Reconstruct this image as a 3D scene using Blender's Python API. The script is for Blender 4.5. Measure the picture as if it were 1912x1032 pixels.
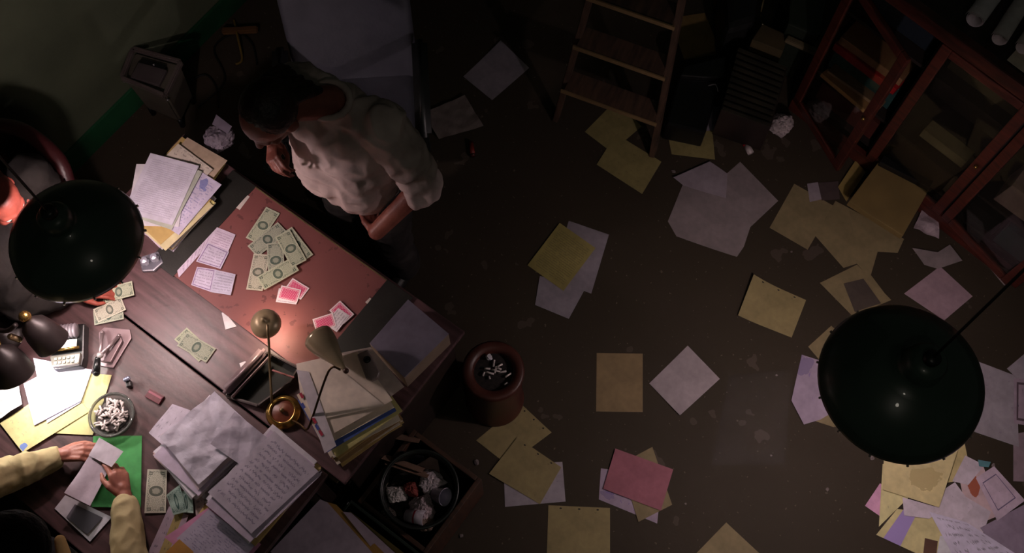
import bpy, bmesh, math, random
from mathutils import Vector, Matrix, noise, Euler
for o in list(bpy.data.objects): bpy.data.objects.remove(o)
C = bpy.context.scene.collection
R = random.Random(7)
# ---------------------------------------------------------------- camera
F, NAD = 1900.0, 754.0
TH = math.atan(NAD / F)
H = 4.54
cd = bpy.data.cameras.new('camera'); cam = bpy.data.objects.new('camera', cd); C.objects.link(cam)
cam.location = (0, 0, H); cam.rotation_euler = (TH, 0, 0)
cd.sensor_fit = 'HORIZONTAL'; cd.sensor_width = 36.0; cd.lens = 36.0 * F / 1912.0
cd.clip_start = 0.05; cd.clip_end = 60
sc = bpy.context.scene; sc.camera = cam
sc.view_settings.view_transform = 'Standard'; sc.view_settings.look = 'None'
sc.view_settings.gamma = 1.0; sc.view_settings.exposure = 0.0
sc.view_settings.use_curve_mapping = False
# ---------------------------------------------------------------- world and room lights
wd = bpy.data.worlds.new('world'); sc.world = wd; wd.use_nodes = True
wd.node_tree.nodes['Background'].inputs[0].default_value = (0.80, 0.95, 0.75, 1)
wd.node_tree.nodes['Background'].inputs[1].default_value = 0.0125
def light(name, kind, loc, power, col, size=0.1, target=None, spot=None, blend=.5, parent=None):
    l = bpy.data.lights.new(name, kind); l.energy = power; l.color = col
    if kind == 'AREA': l.size = size; l.shape = 'DISK'
    else: l.shadow_soft_size = size
    if kind == 'SPOT': l.spot_size = math.radians(spot); l.spot_blend = blend
    o = bpy.data.objects.new(name, l); C.objects.link(o); o.location = loc
    if target is not None:
        d = Vector(target) - Vector(loc); o.rotation_euler = d.to_track_quat('-Z', 'Y').to_euler()
    return o
# a weak ceiling lamp above and behind the viewpoint
light('ceiling_lamp_light', 'AREA', (0.6, -1.2, 4.9), 3.2, (1.0, .90, .76), 0.3, target=(0.3, 1.6, 0))
PEND_L, PEND_R = 13.0, 18.0          # pendant bulbs
DESK_L, BRASS_L = 7.0, 2.0          # reading lamps
LC = (1.0, .79, .80)
# ---------------------------------------------------------------- coordinates
def W(px, py, z=0.0):
    """the room point at height z that the photograph shows at (px, py)"""
    u = (px - 956) / F; v = (516 - py) / F
    dx = u; dy = math.sin(TH) + v * math.cos(TH); dz = -math.cos(TH) + v * math.sin(TH)
    t = (z - H) / dz
    return Vector((dx * t, dy * t, z))
AU = math.radians(-36.3)
U = Vector((math.cos(AU), math.sin(AU), 0)); V = Vector((-U.y, U.x, 0))
DC = W(641, 905, .74); DC.z = 0                      # corner of the front desk
def D(u, v, z=0.0): return DC + U * u + V * v + Vector((0, 0, z))
def ang(px, py, dx, dy, z):
    a = W(px, py, z); b = W(px + dx, py + dy, z); return math.atan2(b.y - a.y, b.x - a.x)
# ---------------------------------------------------------------- objects
def lin(c):
    c = c / 255.0
    return c / 12.92 if c <= .04045 else ((c + .055) / 1.055) ** 2.4
def rgb(r, g, b): return (lin(r), lin(g), lin(b), 1)
def setp(o, label=None, cat=None, group=None, kind=None):
    if label: o['label'] = label
    if cat: o['category'] = cat
    if group: o['group'] = group
    if kind: o['kind'] = kind
    return o
def thing(name, label, cat, loc=(0, 0, 0), rz=0, group=None):
    o = bpy.data.objects.new(name, None); C.objects.link(o); o.empty_display_size = .1
    o.location = loc; o.rotation_euler = (0, 0, rz)
    return setp(o, label, cat, group)
def obj(name, bm, mat, parent=None, smooth=False, loc=None, rz=0, rot=None):
    me = bpy.data.meshes.new(name); bm.normal_update(); bm.to_mesh(me); bm.free()
    if smooth:
        for p in me.polygons: p.use_smooth = True
    for m in (mat if isinstance(mat, (list, tuple)) else [mat]): me.materials.append(m)
    o = bpy.data.objects.new(name, me); C.objects.link(o)
    if parent: o.parent = parent
    if loc is not None: o.location = loc
    o.rotation_euler = rot if rot else (0, 0, rz)
    return o
def struct(name, bm, mat, **k):
    o = obj(name, bm, mat, **k); o['kind'] = 'structure'; return o
def bx(bm, c, s, rz=0, rot=None, bev=0, seg=2):
    m = Matrix.Translation(c) @ (rot.to_matrix().to_4x4() if rot else Matrix.Rotation(rz, 4, 'Z')) @ Matrix.Diagonal((*s, 1))
    r = bmesh.ops.create_cube(bm, size=1, matrix=m)
    if bev:
        ed = list({e for v in r['verts'] for e in v.link_edges})
        bmesh.ops.bevel(bm, geom=ed, offset=bev, segments=seg, profile=.6, affect='EDGES')
    return bm
def box(c, s, rz=0, bev=0, rot=None, seg=2): return bx(bmesh.new(), c, s, rz, rot, bev, seg)
def prism(bm, pts, z0, z1, bev=0):
    vs = [bm.verts.new((p[0], p[1], z0)) for p in pts]
    f = bm.faces.new(vs); r = bmesh.ops.extrude_face_region(bm, geom=[f])
    nv = [g for g in r['geom'] if isinstance(g, bmesh.types.BMVert)]
    for v in nv: v.co.z = z1
    bmesh.ops.recalc_face_normals(bm, faces=bm.faces[:])
    if bev:
        ed = list({e for v in vs + nv for e in v.link_edges})
        bmesh.ops.bevel(bm, geom=ed, offset=bev, segments=2, profile=.6, affect='EDGES')
    return bm
def beam(bm, a, b, w, h, up=(0, 0, 1), bev=0):
    """a bar of width w and height h from a to b"""
    a = Vector(a); b = Vector(b); d = b - a; L = d.length; x = d.normalized()
    z = Vector(up); y = z.cross(x)
    if y.length < 1e-4: y = Vector((0, 1, 0)).cross(x)
    y.normalize(); z = x.cross(y)
    M = Matrix((x, y, z)).transposed().to_4x4(); M.translation = (a + b) / 2
    r = bmesh.ops.create_cube(bm, size=1, matrix=M @ Matrix.Diagonal((L, w, h, 1)))
    if bev:
        ed = list({e for v in r['verts'] for e in v.link_edges})
        bmesh.ops.bevel(bm, geom=ed, offset=bev, segments=2, affect='EDGES')
    return bm
def lathe(bm, prof, n=32, c=(0, 0, 0), cap0=False, cap1=False, M=None):
    rings = []
    for r, z in prof:
        ring = []
        for i in range(n):
            a = 2 * math.pi * i / n; p = Vector((r * math.cos(a), r * math.sin(a), z))
            if M: p = M @ p
            ring.append(bm.verts.new(p + Vector(c)))
        rings.append(ring)
    for a, b in zip(rings, rings[1:]):
        for i in range(n):
            bm.faces.new((a[i], a[(i + 1) % n], b[(i + 1) % n], b[i]))
    if cap0: bm.faces.new(rings[0][::-1])
    if cap1: bm.faces.new(rings[-1])
    return bm
def tube(bm, pts, r, n=10, cap=True, smooth_path=0):
    pts = [Vector(p) for p in pts]
    if smooth_path:
        q = []
        for i in range(len(pts) - 1):
            p0 = pts[max(i - 1, 0)]; p1 = pts[i]; p2 = pts[i + 1]; p3 = pts[min(i + 2, len(pts) - 1)]
            for k in range(smooth_path):
                t = k / smooth_path
                q.append(.5 * ((2 * p1) + (p2 - p0) * t + (2 * p0 - 5 * p1 + 4 * p2 - p3) * t * t + (3 * p1 - p0 - 3 * p2 + p3) * t ** 3))
        q.append(pts[-1]); pts = q
    rs = r if isinstance(r, (list, tuple)) else [r] * len(pts)
    if len(rs) != len(pts):
        m = len(rs) - 1; rs = [rs[min(int(i * m / (len(pts) - 1)), m - 1)] * (1 - (i * m / (len(pts) - 1)) % 1) + rs[min(int(i * m / (len(pts) - 1)) + 1, m)] * ((i * m / (len(pts) - 1)) % 1) if i < len(pts) - 1 else rs[-1] for i in range(len(pts))]
    rings = []; prev = None
    for i, p in enumerate(pts):
        d = (pts[min(i + 1, len(pts) - 1)] - pts[max(i - 1, 0)]).normalized()
        x = prev - d * prev.dot(d) if prev is not None else d.orthogonal()
        if x.length < 1e-5: x = d.orthogonal()
        x.normalize(); prev = x; y = d.cross(x)
        rings.append([bm.verts.new(p + (x * math.cos(2 * math.pi * k / n) + y * math.sin(2 * math.pi * k / n)) * rs[i]) for k in range(n)])
    for a, b in zip(rings, rings[1:]):
        for i in range(n): bm.faces.new((a[i], a[(i + 1) % n], b[(i + 1) % n], b[i]))
    if cap: bm.faces.new(rings[0][::-1]); bm.faces.new(rings[-1])
    return bm
def ball(bm, c, s, rot=None, u=16, v=10):
    s = (s, s, s) if isinstance(s, (int, float)) else s
    m = Matrix.Translation(c) @ (rot.to_matrix().to_4x4() if rot else Matrix.Identity(4)) @ Matrix.Diagonal((*s, 1))
    bmesh.ops.create_uvsphere(bm, u_segments=u, v_segments=v, radius=1, matrix=m); return bm
# ---------------------------------------------------------------- materials
def mat(name, base, rough=.6, metal=0, var=.15, vs=8, bump=0, bs=60, spec=.5, emis=None, es=0, coat=0, trans=0, alpha=1, base2=None, grain=None):
    m = bpy.data.materials.new(name); m.use_nodes = True; nt = m.node_tree; N = nt.nodes; L = nt.links
    b = N['Principled BSDF']
    b.inputs['Roughness'].default_value = rough; b.inputs['Metallic'].default_value = metal
    b.inputs['Specular IOR Level'].default_value = spec; b.inputs['Coat Weight'].default_value = coat
    b.inputs['Transmission Weight'].default_value = trans; b.inputs['Alpha'].default_value = alpha
    tc = N.new('ShaderNodeTexCoord'); nz = N.new('ShaderNodeTexNoise'); nz.inputs['Scale'].default_value = vs; nz.inputs['Detail'].default_value = 4
    if grain:
        mp = N.new('ShaderNodeMapping'); mp.inputs['Scale'].default_value = grain; L.new(tc.outputs['Object'], mp.inputs[0]); L.new(mp.outputs[0], nz.inputs['Vector'])
    else: L.new(tc.outputs['Object'], nz.inputs['Vector'])
    cr = N.new('ShaderNodeValToRGB'); L.new(nz.outputs['Fac'], cr.inputs[0])
    d = base2 if base2 else tuple(c * (1 - var * 1.6) for c in base[:3]) + (1,)
    cr.color_ramp.elements[0].color = d; cr.color_ramp.elements[0].position = .32
    cr.color_ramp.elements[1].color = tuple(min(1, c * (1 + var * .6)) for c in base[:3]) + (1,); cr.color_ramp.elements[1].position = .68
    L.new(cr.outputs[0], b.inputs['Base Color'])
    if bump:
        n2 = N.new('ShaderNodeTexNoise'); n2.inputs['Scale'].default_value = bs; n2.inputs['Detail'].default_value = 5
        L.new(tc.outputs['Object'], n2.inputs['Vector'])
        bp = N.new('ShaderNodeBump'); bp.inputs['Strength'].default_value = bump; bp.inputs['Distance'].default_value = .01
        L.new(n2.outputs['Fac'], bp.inputs['Height']); L.new(bp.outputs[0], b.inputs['Normal'])
    if emis: b.inputs['Emission Color'].default_value = emis; b.inputs['Emission Strength'].default_value = es
    return m
class G:
    """a small node expression helper"""
    def __init__(s, name, rough=.7):
        s.m = bpy.data.materials.new(name); s.m.use_nodes = True; s.nt = s.m.node_tree; s.N = s.nt.nodes; s.b = s.N['Principled BSDF']
        s.b.inputs['Roughness'].default_value = rough
        uv = s.N.new('ShaderNodeUVMap'); sp = s.N.new('ShaderNodeSeparateXYZ'); s.nt.links.new(uv.outputs[0], sp.inputs[0])
        s.uv = uv.outputs[0]; s.u = sp.outputs[0]; s.v = sp.outputs[1]
    def _in(s, sock, x):
        if isinstance(x, (int, float)): sock.default_value = x
        elif isinstance(x, tuple): sock.default_value = x
        else: s.nt.links.new(x, sock)
    def math(s, op, a, b=0, c=0):
        n = s.N.new('ShaderNodeMath'); n.operation = op
        s._in(n.inputs[0], a); s._in(n.inputs[1], b); s._in(n.inputs[2], c); return n.outputs[0]
    def vec(s, x, y, z=0):
        n = s.N.new('ShaderNodeCombineXYZ'); s._in(n.inputs[0], x); s._in(n.inputs[1], y); s._in(n.inputs[2], z); return n.outputs[0]
    def noise(s, vec, scale, detail=2):
        n = s.N.new('ShaderNodeTexNoise'); s._in(n.inputs['Vector'], vec); n.inputs['Scale'].default_value = scale; n.inputs['Detail'].default_value = detail; return n.outputs['Fac']
    def mix(s, f, a, b):
        n = s.N.new('ShaderNodeMix'); n.data_type = 'RGBA'; s._in(n.inputs[0], f); s._in(n.inputs[6], a); s._in(n.inputs[7], b); return n.outputs[2]
    def band(s, x, a, b):      # 1 where a<x<b
        return s.math('MULTIPLY', s.math('GREATER_THAN', x, a), s.math('LESS_THAN', x, b))
    def obj(s):
        return s.N.new('ShaderNodeTexCoord').outputs['Object']
    def done(s, col, bump=0, bs=30):
        s._in(s.b.inputs['Base Color'], col)
        if bump:
            bp = s.N.new('ShaderNodeBump'); bp.inputs['Strength'].default_value = bump; bp.inputs['Distance'].default_value = .006
            s._in(bp.inputs['Height'], s.noise(s.obj(), bs, 4)); s.nt.links.new(bp.outputs[0], s.b.inputs['Normal'])
        return s.m
_pm = {}
def paper(base, ink=None, lines=0, seed=0, dens=.5, rule=None, holes=False, stripe=None, frame=None, rough=.75, bump=.25, blob=None):
    key = (base, ink, lines, seed, dens, rule, holes, stripe, frame, blob, bump)
    if key in _pm: return _pm[key]
    g = G('paper', rough); u, v = g.u, g.v
    n = g.noise(g.obj(), 9, 4)
    n = g.math('ADD', g.math('MULTIPLY', n, .7), g.math('MULTIPLY', g.noise(g.obj(), 38, 5), .3))
    n = g.math('MULTIPLY', g.math('SUBTRACT', n, .36), 3.4); n = g.math('MINIMUM', g.math('MAXIMUM', n, 0), 1)
    col = g.mix(n, tuple(c * .80 for c in base[:3]) + (1,), tuple(min(1, c * 1.10) for c in base[:3]) + (1,))
    if blob:
        (bu, bv, br, bc) = blob
        du = g.math('SUBTRACT', u, bu); dv = g.math('SUBTRACT', v, bv)
        d = g.math('SQRT', g.math('ADD', g.math('MULTIPLY', du, du), g.math('MULTIPLY', dv, dv)))
        d = g.math('ADD', d, g.math('MULTIPLY', g.math('SUBTRACT', g.noise(g.vec(u, v, seed), 6, 3), .5), .25))
        col = g.mix(g.math('LESS_THAN', d, br), col, bc)
    if stripe:
        a, b, scol = stripe; col = g.mix(g.band(u, a, b), col, scol)
    if rule:
        fr = g.math('FRACT', g.math('MULTIPLY', v, rule[0])); col = g.mix(g.math('MULTIPLY', g.math('LESS_THAN', fr, .12), .55), col, rule[1])
    if frame:
        a, fcol, ft = frame
        ed = g.math('MINIMUM', g.math('MINIMUM', u, g.math('SUBTRACT', 1, u)), g.math('MINIMUM', v, g.math('SUBTRACT', 1, v)))
        col = g.mix(g.band(ed, a, a + ft), col, fcol)
    if lines:
        y = g.math('MULTIPLY', v, lines); fr = g.math('FRACT', y); row = g.math('FLOOR', y)
        inb = g.band(fr, .12, .86)
        wv = g.vec(g.math('MULTIPLY', u, 14), g.math('MULTIPLY', row, 3.7), seed)
        word = g.math('GREATER_THAN', g.noise(wv, 1.0, 1), 1 - dens)
        lv = g.vec(g.math('MULTIPLY', u, 70), g.math('MULTIPLY', row, 2.5), seed + 3)
        off = g.math('MULTIPLY', g.math('SUBTRACT', g.noise(lv, 1.0, 3), .5), 1.7)
        let = g.math('LESS_THAN', g.math('ABSOLUTE', g.math('SUBTRACT', g.math('SUBTRACT', fr, .48), off)), .13)
        mg = g.math('MULTIPLY', g.band(u, .09, .92), g.band(v, .07, .93))
        f = g.math('MULTIPLY', g.math('MULTIPLY', inb, word), g.math('MULTIPLY', let, mg))
        col = g.mix(g.math('MULTIPLY', f, .6), col, ink)
    if holes:
        for hv in (.2, .5, .8):
            du = g.math('SUBTRACT', v, .95); dv = g.math('MULTIPLY', g.math('SUBTRACT', u, hv), .78)
            d = g.math('SQRT', g.math('ADD', g.math('MULTIPLY', du, du), g.math('MULTIPLY', dv, dv)))
            col = g.mix(g.math('LESS_THAN', d, .016), col, (.01, .008, .006, 1))
    _pm[key] = g.done(col, bump, 26); return _pm[key]
WHT, LIL, GRY = rgb(214, 208, 216), rgb(196, 180, 200), rgb(165, 160, 170)
YEL, MAN, PNK, CRM = rgb(196, 184, 118), rgb(178, 150, 92), rgb(196, 118, 150), rgb(214, 200, 180)
INK, BLU, VIO = rgb(60, 55, 75), rgb(70, 80, 160), rgb(105, 80, 160)
def bill_mat(base, seed, dark):
    g = G('banknote_paper', .8); u, v = g.u, g.v
    n = g.noise(g.vec(g.math('MULTIPLY', u, 60), g.math('MULTIPLY', v, 26), seed), 1.0, 3)
    col = g.mix(g.math('GREATER_THAN', n, .52), base, dark)
    ed = g.math('MINIMUM', g.math('MINIMUM', g.math('MULTIPLY', u, 2.36), g.math('SUBTRACT', 2.36, g.math('MULTIPLY', u, 2.36))), g.math('MINIMUM', v, g.math('SUBTRACT', 1, v)))
    inner = g.mix(.45, col, base)
    col = g.mix(g.math('GREATER_THAN', ed, .2), col, inner)
    col = g.mix(g.math('LESS_THAN', ed, .075), col, base)
    du = g.math('MULTIPLY', g.math('SUBTRACT', u, .5), 2.36); dv = g.math('SUBTRACT', v, .5)
    d = g.math('SQRT', g.math('ADD', g.math('MULTIPLY', du, du), g.math('MULTIPLY', g.math('MULTIPLY', dv, dv), .7)))
    col = g.mix(g.math('LESS_THAN', d, .29), col, dark); col = g.mix(g.band(d, .29, .33), col, base)
    col = g.mix(g.math('LESS_THAN', g.math('ADD', d, g.math('MULTIPLY', n, .2)), .26), col, g.mix(.4, base, dark))
    for cu in (.09, .91):
        for cv in (.2, .8):
            a = g.math('ABSOLUTE', g.math('SUBTRACT', u, cu)); b = g.math('ABSOLUTE', g.math('SUBTRACT', v, cv))
            col = g.mix(g.math('MULTIPLY', g.math('LESS_THAN', a, .035), g.math('LESS_THAN', b, .09)), col, dark)
            col = g.mix(g.math('MULTIPLY', g.math('LESS_THAN', a, .008), g.math('LESS_THAN', b, .065)), col, base)
    return g.done(col, .2, 30)
BILL = [bill_mat(rgb(178, 182, 158), 1, rgb(84, 98, 84)), bill_mat(rgb(165, 168, 150), 5, rgb(76, 90, 80)), bill_mat(rgb(190, 186, 168), 9, rgb(96, 100, 88))]
BILLB = bill_mat(rgb(150, 172, 160), 12, rgb(50, 82, 74))
def card_back():
    g = G('card_back', .45); u, v = g.u, g.v
    ed = g.math('MINIMUM', g.math('MINIMUM', g.math('MULTIPLY', u, 1.4), g.math('SUBTRACT', 1.4, g.math('MULTIPLY', u, 1.4))), g.math('MINIMUM', v, g.math('SUBTRACT', 1, v)))
    w = rgb(222, 205, 214); p = rgb(205, 48, 108)
    su = g.math('SINE', g.math('MULTIPLY', u, 60)); sv = g.math('SINE', g.math('MULTIPLY', v, 42))
    pat = g.math('GREATER_THAN', g.math('MULTIPLY', su, sv), .3)
    col = g.mix(g.math('MULTIPLY', pat, .55), p, w); col = g.mix(g.math('LESS_THAN', ed, .09), col, w); col = g.mix(g.band(ed, .14, .165), col, w)
    return g.done(col)
CARDB = card_back()
CARDF = paper(rgb(215, 205, 216), rgb(90, 60, 90), 5, 4, .6, bump=0)
wood = lambda n, a, b, gr=(1, 1, 1), r=.45, vs=6: mat(n, a, r, base2=b, var=.2, vs=vs, grain=gr, bump=.15, bs=20)
M_desk = mat('walnut_desktop', rgb(97, 70, 73), .42, base2=rgb(66, 45, 48), vs=3, grain=(1.2, 14, 1), bump=.08, bs=40)
M_desk2 = mat('dark_desktop', rgb(88, 63, 64), .42, base2=rgb(60, 42, 43), vs=3, grain=(1.2, 14, 1), bump=.08, bs=40)
M_dark = mat('dark_wood', rgb(38, 28, 24), .5, var=.3)
M_blk = mat('black_leather', rgb(34, 33, 30), .5, var=.25, bump=.06, bs=160)
M_brass = mat('brass', rgb(190, 150, 86), .24, .9, var=.15)
M_bronze = mat('aged_brass', rgb(140, 118, 88), .34, .5, var=.2)
M_enam = mat('green_enamel', rgb(58, 76, 66), .36, coat=.3, var=.1)
M_enin = mat('white_enamel', rgb(225, 220, 210), .4, var=.05)
M_steel = mat('steel', rgb(150, 146, 148), .35, .8)
M_grey = mat('grey_metal', rgb(128, 120, 116), .42, .3)
M_black = mat('black_plastic', rgb(16, 16, 17), .35, var=.2)
M_red = mat('red_lacquer', rgb(112, 24, 20), .35, var=.25, coat=.2)
M_cord = mat('black_cable', rgb(12, 12, 12), .5)
# ---------------------------------------------------------------- sheets
LETW, LETH = .2159, .2794
def sheet(name, label, cat, px, z, m, amp=.0018, curl=0, group=None, parent=None, n=14, seed=None, crump=0, th=.0006, lift=None, tilt=None):
    """a sheet of paper from its outline; px = corner points at height z (first edge = left to right of the writing)"""
    ps = [p if isinstance(p, Vector) else W(p[0], p[1], p[2] if len(p) > 2 else z) for p in px]
    zz = z; c = sum(ps, Vector()) / len(ps)
    seed = seed if seed is not None else R.random() * 50
    bm = bmesh.new(); uvl = bm.loops.layers.uv.new('UVMap')
    if len(ps) == 4:
        g = [[None] * (n + 1) for _ in range(n + 1)]
        for j in range(n + 1):
            for i in range(n + 1):
                s, t = i / n, j / n
                p = (ps[3] * (1 - s) + ps[2] * s) * (1 - t) + (ps[0] * (1 - s) + ps[1] * s) * t
                g[j][i] = (bm.verts.new(p - c), (s, t))
        for j in range(n):
            for i in range(n):
                q = [g[j][i], g[j][i + 1], g[j + 1][i + 1], g[j + 1][i]]
                f = bm.faces.new([a[0] for a in q])
                for l, a in zip(f.loops, q): l[uvl].uv = a[1]
    else:
        vs = [bm.verts.new(p - c) for p in ps]; f = bm.faces.new(vs)
        bmesh.ops.triangulate(bm, faces=[f]); bmesh.ops.subdivide_edges(bm, edges=bm.edges[:], cuts=3, use_grid_fill=True); bmesh.ops.subdivide_edges(bm, edges=bm.edges[:], cuts=1, use_grid_fill=True)
        bmesh.ops.triangulate(bm, faces=bm.faces[:])
        x = (ps[1] - ps[0]); x.z = 0; x.normalize(); y = Vector((-x.y, x.x, 0))
        us = [(v.co).dot(x) for v in bm.verts]; ws = [(v.co).dot(y) for v in bm.verts]
        for f in bm.faces:
            for l in f.loops: l[uvl].uv = ((l.vert.co.dot(x) - min(us)) / (max(us) - min(us)), (l.vert.co.dot(y) - min(ws)) / (max(ws) - min(ws)))
    rad = max((p - c).length for p in ps)
    for v in bm.verts:
        a = v.co / max(rad, .05)
        h = (noise.noise(Vector((a.x * 1.3, a.y * 1.3, seed))) * .5 + .5) * amp
        if crump:
            for kk in range(9):
                a_ = kk * 2.4 + seed; f_ = (7, 11, 16)[kk % 3]
                x_ = (v.co.x * math.cos(a_) + v.co.y * math.sin(a_)) * f_ + kk * .37 + seed + 0.7 * noise.noise(v.co * 6 + Vector((kk * 3.3, seed, 0)))
                h += crump * (.45, .30, .18)[kk % 3] * abs((x_ % 1) * 2 - 1) * (1 if kk < 3 else .7)
        h += curl * max(0, a.length - .55) ** 2 * (1 + noise.noise(Vector((a.x, a.y, seed + 9))))
        if lift:
            d, k = lift; dd = (v.co.x * d[0] + v.co.y * d[1]) / rad
            h += k * max(0, dd) ** 2
        v.co.z += h
    bmesh.ops.recalc_face_normals(bm, faces=bm.faces[:])
    if bm.faces[:][0].normal.z < 0: bmesh.ops.reverse_faces(bm, faces=bm.faces[:])
    bm.faces.ensure_lookup_table()
    if th >= .0003:                        # give the sheet its thickness
        top = bm.faces[:]; r = bmesh.ops.solidify(bm, geom=top, thickness=th); bm.normal_update()
        rim = lambda f: abs(f.normal.z) < .4
        bmesh.ops.split_edges(bm, edges=[e for e in bm.edges if len(e.link_faces) == 2 and rim(e.link_faces[0]) != rim(e.link_faces[1])]) if not crump else None
    o = obj(name, bm, m, parent, smooth=not crump, loc=c)
    for p in o.data.polygons:
        if abs(p.normal.z) < .4: p.use_smooth = False
    if cat: setp(o, label, cat, group)
    elif label: o['label'] = label
    return o
def rect(px, py, dx, dy, w, h, z):
    """corners of a w x h rectangle centred on a pixel, long side w along the pixel direction (dx, dy)"""
    c = W(px, py, z); a = ang(px, py, dx, dy, z); x = Vector((math.cos(a), math.sin(a), 0)) * w / 2; y = Vector((-math.sin(a), math.cos(a), 0)) * h / 2
    return [c - x + y, c + x + y, c + x - y, c - x - y]
def crumple(name, label, cat, c, r, m, seed=1, group=None, parent=None, sx=1, sy=1, sz=.8):
    bm = bmesh.new(); bmesh.ops.create_icosphere(bm, subdivisions=4, radius=1); q = random.Random(seed * 7 + 3)
    pl = []
    for _ in range(26):
        n = Vector((q.gauss(0, 1), q.gauss(0, 1), q.gauss(0, 1))).normalized(); pl.append((n, q.uniform(.60, 1.0)))
    for v in bm.verts:
        d = v.co.normalized()
        k = min([o / d.dot(n) for n, o in pl if d.dot(n) > .25] + [1.25])
        k *= 1 - .16 * max(0, 1 - abs(noise.noise(d * 2.1 + Vector((seed, 0, 0)))) * 7) + .12 * noise.noise(d * 5 + Vector((0, seed, 0)))
        v.co = Vector((d.x * sx, d.y * sy, d.z * sz)) * r * k
    o = obj(name, bm, m, parent, smooth=False, loc=c)
    if cat: setp(o, label, cat, group)
    return o
# ---------------------------------------------------------------- figures
def cap(bm, a, b, ra, rb, n=12):
    a = Vector(a); b = Vector(b)
    ball(bm, a, ra, u=n, v=8); ball(bm, b, rb, u=n, v=8)
    if (b - a).length > 1e-4: tube(bm, [a, b], [ra, rb], n)
def chain(bm, pts):
    for (a, ra), (b, rb) in zip(pts, pts[1:]): cap(bm, a, b, ra, rb)
def fuse(name, bm, m, parent, vox=.006, sm=4, loc=None, wrinkle=0, wscale=9, label=None, cutz=None):
    """one continuous skin over all the shapes in bm"""
    me = bpy.data.meshes.new(name); bm.to_mesh(me); bm.free()
    o = bpy.data.objects.new(name, me); C.objects.link(o)
    r = o.modifiers.new('r', 'REMESH'); r.mode = 'VOXEL'; r.voxel_size = vox; r.use_smooth_shade = True
    s = o.modifiers.new('s', 'SMOOTH'); s.iterations = sm; s.factor = .5
    dg = bpy.context.evaluated_depsgraph_get(); dg.update()
    me2 = bpy.data.meshes.new_from_object(o.evaluated_get(dg)); o.modifiers.clear(); o.data = me2
    bpy.data.meshes.remove(me); me2.name = name; me2.materials.clear(); me2.materials.append(m)
    if wrinkle:
        me2.update(); co = [v.co.copy() for v in me2.vertices]; nn = [v.normal.copy() for v in me2.vertices]
        for v, p, q in zip(me2.vertices, co, nn):
            w = noise.noise(Vector((p.x * wscale * 1.7, p.y * wscale, p.z * wscale * 2.2)))
            v.co = p + q * (wrinkle * (1 - abs(w) * 2.2))
    for p in me2.polygons: p.use_smooth = True
    if parent:
        o.parent = parent; o.matrix_parent_inverse = Matrix.Translation(parent.location).inverted()
    if label: o['label'] = label
    return o
def hand(bm, wrist, d, up, side, curl=(.5, .5, .5, .5), thumb=.5, s=1.0, spread=.25):
    """palm, four fingers and a thumb; d = towards the fingertips, up = back of the hand, side = +1/-1 where the thumb is"""
    wrist = Vector(wrist); d = Vector(d).normalized(); up = Vector(up); up = (up - d * up.dot(d)).normalized(); x = d.cross(up) * side
    cap(bm, wrist, wrist + d * .03 * s, .023 * s, .024 * s)
    for k, (ox, L) in enumerate(((.027, .082), (.009, .088), (-.009, .083), (-.026, .074))):
        base = wrist + x * ox * .55 * s + d * .02 * s; kn = wrist + x * ox * s + d * L * s
        cap(bm, base, kn, .0155 * s, .0115 * s)
        ln = (.044, .049, .045, .035)[k] * s; dd = (d + x * ox * spread * 14).normalized(); c = curl[k]
        p = kn; rr = .0088 * s; a = c * .75
        for j in range(3):
            a_ = a * (j + 1)
            v = dd * math.cos(a_) - up * math.sin(a_)
            q = p + v * ln * (1, .62, .5)[j]; cap(bm, p, q, rr * (1 - .08 * j), rr * (.92 - .1 * j)); p = q
    b0 = wrist + x * .018 * s + d * .018 * s; b1 = wrist + x * .040 * s + d * .048 * s - up * .012 * s
    cap(bm, b0, b1, .0165 * s, .0125 * s)
    v = (d * .8 + x * (.75 - thumb) - up * .35 * thumb * 2).normalized(); b2 = b1 + v * .034 * s
    cap(bm, b1, b2, .0115 * s, .0098 * s)
    v = (d * .9 + x * (.3 - thumb) - up * .3).normalized(); cap(bm, b2, b2 + v * .027 * s, .0098 * s, .0078 * s)
def head(bm, c, M, s=1.0):
    """cranium, jaw, nose, brow, cheeks and ears; M: columns = right, forward, up"""
    P = lambda x, y, z: Vector(c) + M @ Vector((x, y, z)) * s
    e = M.to_euler()
    ball(bm, P(0, -.012, .028), (.076 * s, .095 * s, .088 * s), e, 24, 16)
    ball(bm, P(0, .028, -.030), (.058 * s, .062 * s, .075 * s), e, 20, 14)
    cap(bm, P(0, .062, -.086), P(0, .055, -.07), .022 * s, .03 * s)
    for k in (-1, 1):
        cap(bm, P(k * .05, 0, -.055), P(k * .018, .055, -.088), .018 * s, .018 * s)
        ball(bm, P(k * .036, .062, -.018), (.022 * s, .018 * s, .022 * s), e)
        cap(bm, P(k * .012, .083, .026), P(k * .045, .066, .026), .009 * s, .009 * s)
        ball(bm, P(k * .079, -.008, -.005), (.009 * s, .021 * s, .033 * s), e)
        ball(bm, P(k * .014, .090, -.026), (.010 * s, .011 * s, .009 * s), e, 10, 8)
    cap(bm, P(0, .082, .018), P(0, .108, -.022), .009 * s, .0125 * s)
    cap(bm, P(-.018, .083, -.052), P(.018, .083, -.052), .0075 * s, .0075 * s)
    cap(bm, P(-.015, .081, -.063), P(.015, .081, -.063), .0075 * s, .0075 * s)
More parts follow.
